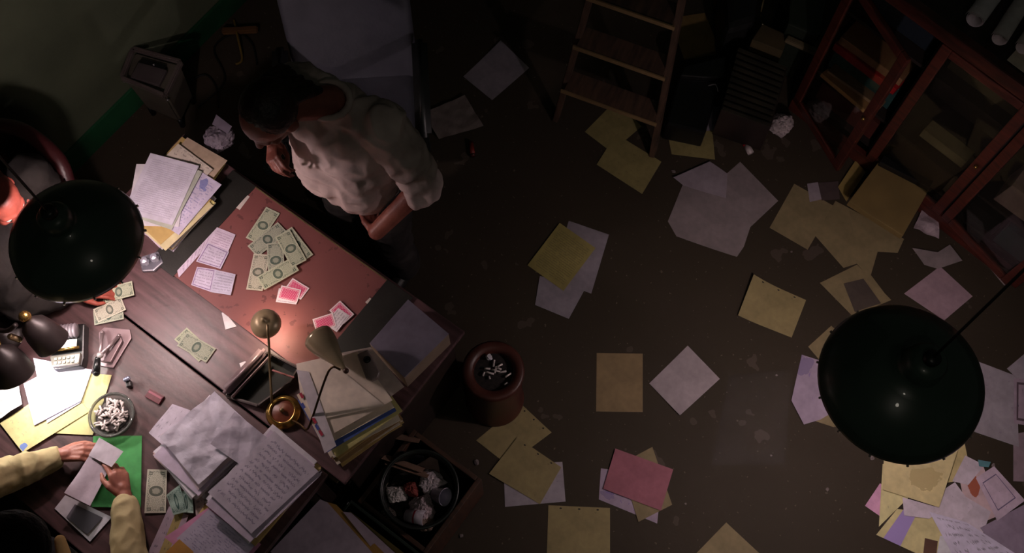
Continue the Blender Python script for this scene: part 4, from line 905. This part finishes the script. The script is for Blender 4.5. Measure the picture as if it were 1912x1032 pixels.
crumple('crumpled_paper', 'white crumpled paper ball on the floor beside the bookcase foot', 'paper', W(1458, 232, .05), .085, paper(rgb(170, 156, 158)), 23, sx=.85, sy=1, sz=.7)
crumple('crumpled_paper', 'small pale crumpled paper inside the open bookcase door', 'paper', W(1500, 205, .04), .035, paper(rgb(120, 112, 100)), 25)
t = thing('glue_bottle', 'small red and white bottle with a thin nozzle on the dark floor', 'bottle', W(1392, 268, .016), ang(1392, 268, 28, 50, 0))
b = tube(bmesh.new(), [(.012, 0, 0), (.06, 0, 0)], .0165, 16); obj('white_body', b, mat('white_label', rgb(190, 176, 176), .4), t, True)
b = tube(bmesh.new(), [(-.03, 0, 0), (-.02, 0, 0), (.014, 0, 0)], [.006, .014, .0165], 16); obj('red_cap', b, mat('red_plastic', rgb(150, 20, 34), .35), t, True)
b = tube(bmesh.new(), [(-.075, 0, .004), (-.03, 0, 0)], [.002, .004], 8); obj('nozzle', b, mat('olive_plastic', rgb(70, 70, 50), .5), t, True)
t = thing('cartridge', 'small dull red cylinder on the floor beside the crumpled grey sheet', 'tube', W(881, 278, .012), ang(881, 278, .15, 1, 0))
b = tube(bmesh.new(), [(-.038, 0, 0), (.032, 0, 0)], .0125, 16); obj('barrel', b, mat('dull_red', rgb(128, 28, 20), .5), t, True)
b = tube(bmesh.new(), [(.032, 0, 0), (.042, 0, 0)], .0135, 16); obj('end_cap', b, mat('dark_red', rgb(70, 20, 16), .4), t, True)
# manila book box by the bookcase
t = thing('archive_box', 'flat ochre archive box leaning beside the bookcase foot', 'box', W(1660, 385, 0))
sub(((1640, 303), (1736, 352), (1686, 440), (1585, 376)), .165, .125, mat('ochre_card', rgb(116, 96, 56), .65, var=.1), 'lid', .003)
sub(((1646, 305), (1732, 350), (1696, 420), (1606, 364)), .125, .008, mat('ochre_dark', rgb(92, 66, 34), .7), 'tray', .002)
o = crate4('ledger', 'long black ledger standing behind the ochre archive box', 'ledger', ((1651, 289), (1744, 338), (1737, 350), (1643, 302)), .20, .005, M_black, .004)
# ================================================================ sheets on the floor
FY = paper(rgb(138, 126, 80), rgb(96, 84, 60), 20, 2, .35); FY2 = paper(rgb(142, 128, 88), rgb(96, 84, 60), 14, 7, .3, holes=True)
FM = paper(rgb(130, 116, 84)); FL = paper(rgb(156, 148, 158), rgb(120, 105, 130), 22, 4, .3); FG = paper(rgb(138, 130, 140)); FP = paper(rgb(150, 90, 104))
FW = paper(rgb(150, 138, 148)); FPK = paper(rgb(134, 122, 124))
_fz = [0.0010]
def fl(name, label, cat, px, m, z=None, **k):
    if z is None: z = .0010
    return sheet(name, label, cat, px, z, m, **{**dict(amp=.0016), **k})
fl('letter', 'lilac sheet alone on the dark floor above the centre, right of the chair', 'letter', [(935, 77), (988, 127), (919, 187), (865, 143)], FG, lift=((.3, .9), .01))
fl('crumpled_sheet', 'grey creased sheet by the small red cylinder', 'paper', [(789, 214), (868, 180), (903, 238), (820, 262)], paper(rgb(120, 108, 104), bump=.5), amp=.012, crump=.008, n=24)
fl('letter', 'olive yellow sheet under the lowest ladder tread', 'letter', [(1150, 187), (1092, 246), (1142, 284), (1198, 236)], FY)
fl('letter', 'yellow sheet at the right foot of the stepladder', 'letter', [(1150, 250), (1235, 302), (1199, 362), (1114, 307)], FY, z=.003)
fl('letter', 'white sheet partly under the black case', 'letter', [(1262, 190), (1362, 202), (1341, 250), (1237, 236)], FG)
fl('letter', 'yellow sheet below the black case', 'letter', [(1246, 246), (1330, 244), (1335, 298), (1254, 288)], FY, z=.003)
fl('letter', 'dull yellow sheet behind the stepladder near the top edge', 'letter', [(1250, 34), (1316, 24), (1346, 100), (1278, 112)], paper(rgb(136, 110, 66)))
fl('letter', 'large grey pink sheet, right one of the overlapping group below the glue bottle', 'letter', [(1382, 302), (1453, 375), (1388, 436), (1318, 358)], FPK)
fl('letter', 'largest sheet, reddish grey, of the overlapping group below the glue bottle', 'letter', [(1275, 344), (1360, 362), (1402, 420), (1388, 462), (1375, 481), (1263, 441), (1247, 413)], FPK, z=.004, lift=((.6, -.7), .02))
fl('letter', 'folded pale sheet with raised crease on the large reddish grey one', 'letter', [(1325, 302), (1358, 325), (1355, 371), (1276, 347), (1257, 332)], FW, z=.008, amp=.010)
fl('letter', 'yellow sheet furthest left of the yellow cluster near the bookcase', 'letter', [(1483, 343), (1556, 384), (1508, 466), (1437, 425)], FM)
fl('letter', 'small white sheet touching the top of the yellow cluster', 'letter', [(1507, 343), (1527, 340), (1534, 372), (1512, 377)], FW, z=.004)
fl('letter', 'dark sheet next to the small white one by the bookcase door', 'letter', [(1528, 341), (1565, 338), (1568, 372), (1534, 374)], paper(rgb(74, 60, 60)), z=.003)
fl('letter', 'big yellow sheet in the middle of the yellow cluster', 'letter', [(1560, 375), (1652, 424), (1624, 520), (1600, 492), (1575, 500), (1522, 440)], FM, z=.004)
fl('letter', 'yellow sheet reaching right towards the crumpled lilac sheet', 'letter', [(1585, 392), (1688, 446), (1676, 472), (1640, 470), (1600, 460)], FM, z=.007)
fl('letter', 'yellow strip standing against the archive box', 'letter', [(1597, 300), (1616, 322), (1579, 378), (1564, 350)], paper(rgb(150, 128, 72)), z=.006, amp=.02)
fl('letter', 'lowest yellow sheet of the cluster, cut across by a dark sheet', 'letter', [(1600, 494), (1664, 560), (1592, 590), (1531, 528)], FM, z=.003)
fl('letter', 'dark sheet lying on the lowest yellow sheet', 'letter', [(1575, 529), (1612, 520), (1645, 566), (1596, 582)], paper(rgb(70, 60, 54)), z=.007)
fl('letter', 'narrow yellow strip right of the dark sheet', 'letter', [(1608, 505), (1625, 512), (1662, 561), (1645, 566)], FM, z=.010)
fl('letter', 'separate yellow sheet with curled corner between cluster and centre', 'letter', [(1405, 516), (1505, 560), (1478, 630), (1377, 590)], FY2, lift=((-.8, .6), .035))
fl('letter', 'upper grey sheet under the central yellow sheet', 'letter', [(1062, 412), (1137, 438), (1104, 548), (1030, 520)], FG)
fl('letter', 'lower grey sheet under the central yellow sheet', 'letter', [(1008, 515), (1092, 540), (1062, 595), (999, 569)], FG, z=.003)
fl('legal_sheet', 'written yellow sheet on top of two grey ones in the middle of the floor', 'letter', [(1045, 416), (1112, 463), (1052, 543), (985, 495)], paper(rgb(146, 134, 76), rgb(84, 78, 60), 24, 12, .62), z=.006)
fl('letter', 'upright manila sheet alone on the floor right of the standing ashtray', 'letter', [(1114, 659), (1200, 660), (1200, 769), (1113, 768)], paper(rgb(128, 108, 76)), n=14, curl=.006)
fl('letter', 'lilac sheet lying as a diamond beside the upright manila sheet', 'letter', [(1284, 645), (1344, 707), (1269, 776), (1212, 716)], paper(rgb(154, 142, 148), rgb(130, 110, 125), 10, 30, .12), lift=((-.5, -.8), .012))
fl('letter', 'yellow sheet reaching under the standing ashtray', 'letter', [(972, 753), (1030, 807), (948, 868), (889, 822)], FY2)
fl('letter', 'lilac sheet lowest in the group below the standing ashtray', 'letter', [(940, 868), (1050, 862), (1056, 936), (943, 946)], FL, z=.003)
fl('letter', 'yellow sheet on the lilac one below the standing ashtray', 'letter', [(966, 816), (1048, 872), (1008, 941), (913, 884)], FY2, z=.006)
fl('letter', 'yellow sheet cut by the bottom edge, left of centre', 'letter', [(1024, 943), (1139, 948), (1139, 1040), (1021, 1036)], FY2)
fl('letter', 'yellow sheet corner at the bottom edge right of centre', 'letter', [(1356, 975), (1428, 1042), (1356, 1108), (1288, 1045)], FM)
fl('letter', 'lilac sheet with violet stains under the pink sheet', 'letter', [(1122, 874), (1236, 890), (1227, 977), (1118, 932)], paper(rgb(158, 142, 164), VIO, 8, 14, .4, blob=(.15, .25, .12, rgb(130, 116, 148))))
fl('letter', 'yellow sheet crossed under the pink sheet', 'letter', [(1218, 834), (1255, 942), (1192, 974), (1158, 866)], FM, z=.004)
fl('letter', 'dusty pink sheet on top of the crossed group', 'letter', [(1149, 837), (1257, 876), (1234, 953), (1126, 912)], FP, z=.008)
fl('plastic_sheet', 'faint scuffed transparent plastic sheet on the floor', 'plastic', [(1362, 700), (1478, 690), (1466, 866), (1328, 868)], mat('dusty_film', rgb(170, 160, 165), .45, alpha=.025, var=.3, vs=14), z=.001, n=6)
fl('letter', 'yellow sheet half hidden above left of the right lamp shade', 'letter', [(1509, 647), (1552, 608), (1600, 650), (1545, 690)], FM)
fl('letter', 'yellow sheet peeping out below the lilac one left of the right lamp', 'letter', [(1506, 700), (1600, 690), (1600, 790), (1556, 797), (1510, 782)], FM)
fl('letter', 'lilac violet sheet left of the right lamp shade', 'letter', [(1497, 662), (1585, 690), (1570, 760), (1532, 783), (1500, 793), (1477, 748)], paper(rgb(158, 142, 164), VIO, 6, 8, .3, blob=(.08, .85, .16, rgb(128, 114, 146))), z=.005, lift=((-.8, -.5), .02))
fl('letter', 'rosy sheet above the right lamp shade', 'letter', [(1755, 497), (1816, 553), (1763, 598), (1688, 548)], paper(rgb(160, 134, 146)))
fl('letter', 'curled lilac strip between the rosy sheet and the bookcase', 'letter', [(1702, 464), (1728, 468), (1750, 472), (1772, 458), (1796, 487), (1750, 503), (1725, 495)], FPK, z=.004, amp=.015)
fl('crumpled_sheet', 'crumpled lilac sheet against the corner of the archive box', 'paper', [(1722, 386), (1746, 392), (1750, 449), (1702, 430)], paper(rgb(160, 142, 150), bump=.5), z=.006, amp=.01, crump=.02, n=20)
sheet('letter', 'white triangle of paper sticking out of the bookcase plinth', 'letter', [(1813, 459), (1898, 515), (1875, 533)], .10, FPK)
fl('letter', 'large lilac sheet right of the right lamp shade', 'letter', [(1824, 674), (1898, 702), (1902, 834), (1790, 796)], FL, z=.003)
fl('letter', 'lilac corner at the right edge above the large lilac sheet', 'letter', [(1880, 688), (1925, 650), (1945, 700), (1915, 722)], FL, z=.005)
fl('form', 'sheet with a printed dark frame at the right edge', 'letter', [(1893, 706), (1960, 712), (1955, 800), (1893, 790)], paper(rgb(160, 142, 158), INK, 6, 3, .4, frame=(.08, rgb(80, 62, 72), .05)), z=.006)
fl('letter', 'dim sheet at the right edge below the framed form', 'letter', [(1892, 810), (1950, 800), (1950, 900), (1892, 898)], paper(rgb(140, 122, 132)), z=.001)
HL = paper(rgb(206, 194, 208), rgb(130, 115, 145), 22, 4, .3); HY = paper(rgb(196, 180, 128))  # floor papers paled for the heap: stronger lamplight put into their colour
fl('letter', 'yellow sheet under the right rim of the right lamp', 'letter', [(1725, 858), (1800, 822), (1808, 862), (1785, 898), (1745, 905)], HY, z=.004)
fl('letter', 'pale yellow sheet standing upright lowest left below the right lamp', 'letter', [(1648, 866), (1705, 860), (1700, 925), (1641, 983)], paper(rgb(212, 204, 152), rgb(110, 105, 90), 7, 21, .3), z=.012)
fl('letter', 'big yellow sheet with brown folds below the right lamp', 'letter', [(1650, 845), (1788, 840), (1753, 947), (1648, 914)], paper(rgb(212, 198, 148), blob=(.65, .45, .22, rgb(188, 172, 124))), z=.018, amp=.006)
fl('letter', 'pink corner left of the yellow sheets below the right lamp', 'letter', [(1643, 902), (1668, 918), (1650, 968), (1615, 944)], paper(rgb(214, 160, 196)), z=.004)
t = fl('form', 'yellow form with violet stripe and brown square at the bottom edge', 'letter', [(1675, 950), (1790, 962), (1770, 1060), (1636, 998)], paper(rgb(208, 198, 146), VIO, 0, 3, .4, stripe=(.10, .34, rgb(160, 140, 200))), z=.006)
q = sheet('stamp_square', None, None, [(1727, 1004), (1751, 1010), (1748, 1036), (1724, 1032)], .0105, mat('brown_ink', rgb(96, 66, 54), .8), n=3, amp=.0005); q.parent = t; q.matrix_parent_inverse = Matrix.Translation(t.location).inverted()
fl('letter', 'small lilac sheet between the folded yellow sheet and the form', 'letter', [(1685, 928), (1762, 950), (1735, 968), (1688, 962)], HL, z=.012)
fl('letter', 'lilac sheet with rounded corner beside the big yellow one', 'letter', [(1783, 900), (1817, 946), (1793, 972), (1740, 956), (1758, 916)], HL, z=.010)
fl('letter', 'lilac sheet under the cyan scrap right of the yellow sheets', 'letter', [(1802, 850), (1838, 868), (1808, 905), (1778, 898)], HL, z=.006)
fl('paper_scrap', 'cyan scrap of paper near the right edge', 'paper', [(1826, 858), (1850, 862), (1846, 872), (1828, 870)], paper(rgb(90, 140, 150)), z=.014, n=4)
fl('letter', 'reddish orange stained sheet in the right paper heap', 'letter', [(1790, 886), (1835, 868), (1870, 960), (1810, 985)], paper(rgb(204, 178, 184), blob=(.45, .72, .22, rgb(168, 92, 70))), z=.004)
fl('form', 'form with ruled boxes at the right edge of the heap', 'letter', [(1856, 870), (1914, 934), (1862, 972), (1822, 892)], paper(rgb(200, 180, 200), rgb(96, 84, 120), 12, 4, .3, frame=(.16, rgb(112, 98, 130), .025)), z=.010)
fl('letter', 'dark lilac sheet at the lower right corner', 'letter', [(1830, 985), (1925, 935), (1960, 1010), (1880, 1050)], paper(rgb(150, 134, 156)), z=.008)
fl('handwritten_page', 'long bluish white page with scribbles at the bottom right', 'letter', [(1735, 955), (1805, 975), (1915, 1045), (1800, 1075)], paper(rgb(214, 206, 230), rgb(70, 60, 90), 7, 5, .5), z=.012)
fl('letter', 'pale sheet beneath the long scribbled page at the bottom edge', 'letter', [(1755, 1000), (1800, 1000), (1830, 1060), (1745, 1060)], paper(rgb(214, 214, 222), INK, 7, 5, .3), z=.009)
fl('letter', 'lilac sheet in the heap between the rounded one and the ruled form', 'letter', [(1800, 925), (1850, 955), (1830, 1010), (1780, 975)], HL, z=.007)
for k, (x, y, r) in enumerate(((1545, 913, .010), (1440, 850, .006), (890, 862, .014), (862, 1000, .010), (1280, 940, .006), (1450, 700, .006), (1258, 320, .012), (1478, 470, .006), (1855, 868, .010), (1628, 855, .012))):
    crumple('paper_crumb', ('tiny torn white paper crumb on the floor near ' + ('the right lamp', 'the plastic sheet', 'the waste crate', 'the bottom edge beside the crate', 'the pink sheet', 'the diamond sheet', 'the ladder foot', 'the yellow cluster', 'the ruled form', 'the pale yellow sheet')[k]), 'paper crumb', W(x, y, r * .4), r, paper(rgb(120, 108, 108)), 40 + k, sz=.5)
# ================================================================ people
M_sk1 = skin('skin', rgb(146, 84, 70), rgb(116, 60, 50)); M_sk2 = skin('skin_fair', rgb(170, 110, 92), rgb(140, 82, 68)); M_sk3 = skin('skin_ruddy', rgb(158, 76, 62), rgb(128, 58, 48))
def stick(n, a, b, bump=.2): return mat(n, a, .85, base2=b, vs=7, bump=bump, bs=45, spec=.2)
def loc3(f, r):
    """head axes: f = direction the face points, r = rough right"""
    f = Vector(f).normalized(); u = Vector(r).normalized().cross(f); u = u if u.z > 0 else -u; u.normalize(); x = f.cross(u); return Matrix((x, f, u)).transposed()
# ---- the standing person
root = thing('person', 'standing person in a rumpled beige shirt and dark trousers leaning over the blotter', 'person', (-.58, 1.90, 0))
sN, sF = W(727, 243, 1.38), W(548, 154, 1.38); elN, haN = W(790, 345, 1.12), W(703, 432, .98); elF, haF = W(506, 190, 1.16), W(514, 282, 1.25)
pel = Vector((-.60, 1.88, .93)); bel = Vector((-.63, 1.82, 1.06)); che = (sN + sF) / 2 + Vector((-.01, -.02, -.12)); nk = (sN + sF) / 2 + Vector((-.03, -.02, .06)); hc = W(505, 215, 1.56)
fw = Vector((-.50, -.66, -.62)); HM = loc3(fw, (sN - sF).cross(Vector((0, 0, 1))).cross(fw) * 0 + (sF - sN)); side = (sN - sF); side.z = 0; side.normalize()
fd = Vector((side.y, -side.x, 0)); fd = fd if fd.y < 0 else -fd
b = bmesh.new()
head(b, hc, HM, 1.12)
chain(b, [(nk, .062), (hc + HM @ Vector((0, -.035, -.07)), .060)])
for k in (-1, 1):
    chain(b, [(pel + side * k * .08, .105), (bel + side * k * .065, .10), (che + side * k * .07, .10), ((sN + sF) / 2 + side * k * .08 + Vector((0, 0, -.02)), .070)])
    ft = pel + side * k * .11; ft.z = 0
    kn = ft + fd * .04 + Vector((0, 0, .50))
    chain(b, [(pel + side * k * .09 - Vector((0, 0, .05)), .095), (kn, .062), (ft + Vector((0, 0, .10)), .045)]); chain(b, [(ft + Vector((0, 0, .05)), .042), (ft + fd * .15 + Vector((0, 0, .035)), .036)])
chain(b, [(sN, .056), (elN, .045), (haN, .034)]); chain(b, [(sF, .056), (elF, .045), (haF + Vector((-.01, .04, -.0)), .030)])
hand(b, haN, (pel - haN) * .6 + Vector((-.04, -.02, -.10)), Vector((.2, -1, .3)), 1, (.5, .55, .6, .6))
hand(b, haF + Vector((-.01, .04, 0)), Vector((.10, -.9, .12)), (-.5, -.1, .6), -1, (.9, .9, 1, 1), .6)
body = fuse('body', b, M_sk1, root, .0055, 3)
face(body, hc - root.location * 0, HM, 1.12, M_iris)
# shirt
b = bmesh.new()
for k in (-1, 0, 1):
    chain(b, [(pel + side * k * .070 + Vector((0, 0, .12)) + fd * .0, .124), (bel + side * k * .075 + fd * .008, .128), (che + side * k * .085, .128), ((sN + sF) / 2 + side * k * .10 + Vector((0, 0, -.025)), .092)])
chain(b, [(sN - side * .03, .090), (sN * .5 + elN * .5, .080), (elN, .070), (elN * .86 + haN * .14, .062)])
chain(b, [(sF + side * .03, .084), (sF * .5 + elF * .5, .078), (elF, .070), (elF * .8 + haF * .2, .06)])
M_shirt = stick('beige_shirt', rgb(204, 182, 178), rgb(164, 144, 140))
fuse('shirt', b, M_shirt, root, .007, 4, wrinkle=.013, wscale=8)
b = bmesh.new()
for i in range(13):
    a = math.radians(-150 + i * 25); p0 = nk + Vector((math.cos(a) * .075, math.sin(a) * .075, .012)); a2 = a + math.radians(25)
    if i < 12: cap(b, p0, nk + Vector((math.cos(a2) * .075, math.sin(a2) * .075, .012)), .014, .014, 8)
fuse('collar', b, M_shirt, root, .005, 3)
b = bmesh.new()
for k in (-1, 1):
    ft = pel + side * k * .11; ft.z = 0; kn = ft + fd * .04 + Vector((0, 0, .50))
    chain(b, [(pel + side * k * .08 + Vector((0, 0, .04)), .128), (pel + side * k * .09 - Vector((0, 0, .08)), .118), (kn, .085), (ft + Vector((0, 0, .09)), .070)])
fuse('trousers', b, stick('dark_trousers', rgb(46, 42, 42), rgb(28, 26, 26)), root, .009, 5, wrinkle=.008, wscale=7)
for k in (-1, 1):
    ft = pel + side * k * .11; ft.z = 0; b = bmesh.new(); chain(b, [(ft - fd * .04 + Vector((0, 0, .042)), .041), (ft + fd * .10 + Vector((0, 0, .042)), .041), (ft + fd * .18 + Vector((0, 0, .034)), .033)]); fuse('shoe', b, M_blk, root, .006, 3)
# hair: a dark cap at the back and crown, thin at the front
b = bmesh.new(); P = lambda x, y, z: hc + HM @ Vector((x, y, z)) * 1.12
ball(b, P(0, -.030, .034), (.086 * 1.1, .093 * 1.1, .092 * 1.1), HM.to_euler(), 24, 16)
for k in range(9): cap(b, P(.06 * math.sin(k - 4), -.09, .02), P(.07 * math.sin((k - 4) * .9), -.125, -.07 - .008 * (k % 3)), .020, .014)
fuse('hair', b, mat('dark_brown_hair', rgb(44, 26, 22), .5, base2=rgb(24, 14, 12), vs=20, bump=.5, bs=70), root, .006, 2, wrinkle=.0015, wscale=24)
# ---- the seated person behind the left lamp
root = thing('person', 'seated person with a ruddy face and grey brown jacket, partly under the left green lamp', 'person', (-2.0, 1.75, 0))
hc = W(-8, 372, 1.28); fw = Vector((.75, -.45, -.45)); HM = loc3(fw, (-.4, -.9, 0))
pel = W(-35, 470, .55); che = W(-10, 425, .92); s1, s2 = W(52, 330, 1.06), W(-22, 480, 1.06); e1, e2 = W(110, 400, .84), W(38, 560, .84); h1, h2 = W(150, 512, .80), W(140, 545, .80)
b = bmesh.new(); head(b, hc, HM, 1.05); chain(b, [((s1 + s2) / 2 + Vector((0, 0, .04)), .06), (hc + HM @ Vector((0, -.03, -.07)), .058)])
sd = (s1 - s2).normalized()
for k in (-1, 1):
    chain(b, [(pel + sd * k * .08, .115), (che + sd * k * .075, .11), ((s1 + s2) / 2 + sd * k * .09, .078)])
    kn = pel + sd * k * .10 + Vector((.30, -.16, -.03)); chain(b, [(pel + sd * k * .09, .09), (kn, .065), (Vector((kn.x + .02, kn.y, .10)), .045)]); chain(b, [(Vector((kn.x + .02, kn.y, .05)), .04), (Vector((kn.x + .14, kn.y - .07, .035)), .034)])
chain(b, [(s1, .06), (e1, .045), (h1, .030)]); chain(b, [(s2, .06), (e2, .045), (h2, .030)])
hand(b, h1, (1, -.35, -.1), (0, 0, 1), -1, (.6, .6, .7, .7)); hand(b, h2, (1, .15, -.1), (.1, .1, 1), 1, (.5, .6, .7, .7))
body = fuse('body', b, M_sk3, root, .0055, 3); face(body, hc, HM, 1.05, M_iris)
b = bmesh.new()
for k in (-1, 0, 1): chain(b, [(pel + sd * k * .09, .128), (che + sd * k * .09, .135), ((s1 + s2) / 2 + sd * k * .10 - Vector((0, 0, .02)), .095)])
chain(b, [(s1, .09), ((s1 + e1) / 2, .085), (e1, .076), (e1 * .3 + h1 * .7, .055)]); chain(b, [(s2, .09), ((s2 + e2) / 2, .085), (e2, .076), (e2 * .3 + h2 * .7, .055)])
fuse('jacket', b, stick('grey_jacket', rgb(40, 36, 34), rgb(28, 25, 25)), root, .008, 5, wrinkle=.010, wscale=8)
b = bmesh.new()
for k in (-1, 1):
    kn = pel + sd * k * .10 + Vector((.30, -.16, -.03)); chain(b, [(pel + sd * k * .08, .12), (kn, .082), (Vector((kn.x + .02, kn.y, .10)), .065)])
fuse('trousers', b, stick('dark_cloth', rgb(40, 36, 38), rgb(26, 24, 26)), root, .009, 4)
b = bmesh.new(); ball(b, hc + HM @ Vector((0, -.045, .03)) * 1.05, (.084, .088, .092), HM.to_euler()); fuse('hair', b, mat('auburn_hair', rgb(90, 40, 26), .5, bump=.5, bs=70), root, .006, 2, wrinkle=.004, wscale=24)
# red leather chair behind that person
c = Vector((pel.x, pel.y, 0)); t = thing('leather_chair', 'dark red leather chair under the person at the left edge', 'chair', c, math.radians(-30))
M_rl = mat('oxblood_leather', rgb(58, 22, 24), .4, bump=.15, bs=80)
obj('seat', box((0, 0, .40), (.50, .50, .10), bev=.04, seg=4), M_rl, t, True)
Ri = (Matrix.Translation(c) @ Matrix.Rotation(math.radians(-30), 4, 'Z')).inverted()
rail = [Ri @ W(x, y, z) for x, y, z in ((-150, 330, .80), (-120, 270, .90), (-60, 238, .93), (20, 238, .93), (70, 262, .92), (112, 305, .88), (128, 360, .80))]
b = bmesh.new(); tube(b, rail, .034, 14, smooth_path=8); obj('curved_back_rail', b, M_rl, t, True)
b = bmesh.new()
for p, q in zip(rail[1:-1], rail[2:]):
    m = (p + q) / 2; d = (q - p); beam(b, Vector((p.x, p.y, .66)), Vector((q.x, q.y, .66)), .03, .44, bev=.01)
obj('back_panel', b, M_rl, t)
for x in (-.2, .2):
    for y in (-.2, .2): obj('leg', lathe(bmesh.new(), [(.0, 0), (.018, 0), (.026, .36), (.0, .36)], 12, (x, y, 0)), M_dark, t, True)
# ---- the person in yellow sleeves at the bottom
root = thing('person', 'person with dark hair, black vest and yellow sleeves folding papers at the near desk', 'person', (-1.72, .25, 0))
hc = W(28, 1042, 1.26); fw = Vector((.25, .85, -.45)); HM = loc3(fw, (1, 0, 0))
s1, s2 = W(-95, 1010, 1.04), W(122, 1078, 1.04); che = (s1 + s2) / 2 + Vector((0, -.03, -.14)); pel = (s1 + s2) / 2 + Vector((.02, -.16, 0)); pel.z = .55
e1, e2 = W(-38, 905, .83), W(246, 1098, .83); h1, h2 = W(112, 850, .80), W(232, 925, .80)
b = bmesh.new(); head(b, hc, HM, 1.05); sd = (s2 - s1).normalized(); mid = (s1 + s2) / 2
chain(b, [(mid + Vector((0, 0, .03)), .058), (hc + HM @ Vector((0, -.03, -.07)), .055)])
for k in (-1, 1):
    chain(b, [(pel + sd * k * .08, .11), (che + sd * k * .075, .105), (mid + sd * k * .09 - Vector((0, 0, .02)), .075)])
    kn = pel + sd * k * .10 + Vector((.04, .36, -.03)); chain(b, [(pel + sd * k * .09, .088), (kn, .062), (Vector((kn.x, kn.y - .02, .10)), .045)]); chain(b, [(Vector((kn.x, kn.y - .02, .05)), .04), (Vector((kn.x, kn.y + .13, .035)), .034)])
chain(b, [(s1, .058), (e1, .044), (h1, .028)]); chain(b, [(s2, .058), (e2, .044), (h2, .028)])
hand(b, h1, W(185, 838, .81) - h1, (-.25, .2, 1), -1, (.55, .7, .85, 1.0), .5, 1.0)
hand(b, h2, W(212, 868, .82) - h2, (.55, .1, .8), 1, (.5, .65, .8, .9), .5, 1.0) if 0 else hand(b, h2, W(216, 868, .82) - h2, (.6, .1, .8), -1, (.5, .65, .8, .9), .5, 1.0)
body = fuse('body', b, M_sk2, root, .0045, 2); face(body, hc, HM, 1.05, M_iris)
b = bmesh.new(); cap(b, W(112, 1008, 1.17), W(120, 1040, 1.17), .018, .024); fuse('shirt_collar', b, stick('tan_cloth', rgb(170, 140, 90), rgb(150, 120, 76)), root, .005, 2)
M_ys = stick('mustard_shirt', rgb(182, 166, 126), rgb(154, 136, 98))
b = bmesh.new()
for k in (-1, 1): chain(b, [(che + sd * k * .07, .118), (mid + sd * k * .09 - Vector((0, 0, .01)), .086)])
chain(b, [(s1, .078), ((s1 + e1) / 2, .074), (e1, .068), ((e1 + h1) / 2, .058), (e1 * .12 + h1 * .88, .044)])
chain(b, [(s2, .078), ((s2 + e2) / 2, .074), (e2, .066), ((e2 + h2) / 2, .055), (e2 * .12 + h2 * .88, .042)])
fuse('shirt', b, M_ys, root, .006, 4, wrinkle=.009, wscale=11)
b = bmesh.new()
for k in (-1, 1): chain(b, [(pel + sd * k * .085, .128), (che + sd * k * .08, .132), (mid + sd * k * .115 + Vector((0, .01, .0)), .104)])
chain(b, [(mid + sd * .02, .10), (mid + sd * .17 + Vector((0, .0, .01)), .100), (mid + sd * .17 + Vector((0, -.05, -.15)), .11)])
fuse('vest', b, stick('black_cloth', rgb(9, 9, 9), rgb(6, 6, 6)), root, .008, 4)
b = bmesh.new()
for k in (-1, 1):
    kn = pel + sd * k * .10 + Vector((.04, .36, -.03)); chain(b, [(pel + sd * k * .08, .118), (kn, .08), (Vector((kn.x, kn.y - .02, .10)), .062)])
fuse('trousers', b, stick('black_trousers', rgb(22, 22, 24), rgb(14, 14, 15)), root, .009, 4)
b = bmesh.new(); PH = lambda x, y, z: hc + HM @ Vector((x, y, z)) * 1.05
ball(b, PH(0, -.015, .055), (.128, .135, .110), HM.to_euler(), 24, 16); ball(b, PH(0, -.07, -.03), (.095, .06, .09), HM.to_euler(), 24, 16)
fuse('hair', b, mat('black_hair', rgb(5, 5, 5), .8, spec=.15, bump=.5, bs=80), root, .006, 2, wrinkle=.002, wscale=20)
# stool under that person
c = Vector((pel.x, pel.y, 0)); t = thing('stool', 'low dark stool under the person in yellow sleeves', 'stool', c)
obj('seat', lathe(bmesh.new(), [(.0, .38), (.18, .38), (.19, .40), (.18, .43), (.0005, .435)], 32), M_blk, t, True)
for k in range(4):
    a = k * math.pi / 2 + .78; b = bmesh.new(); tube(b, [(.19 * math.cos(a), .19 * math.sin(a), 0), (.12 * math.cos(a), .12 * math.sin(a), .38)], .014); obj('leg', b, M_dark, t, True)
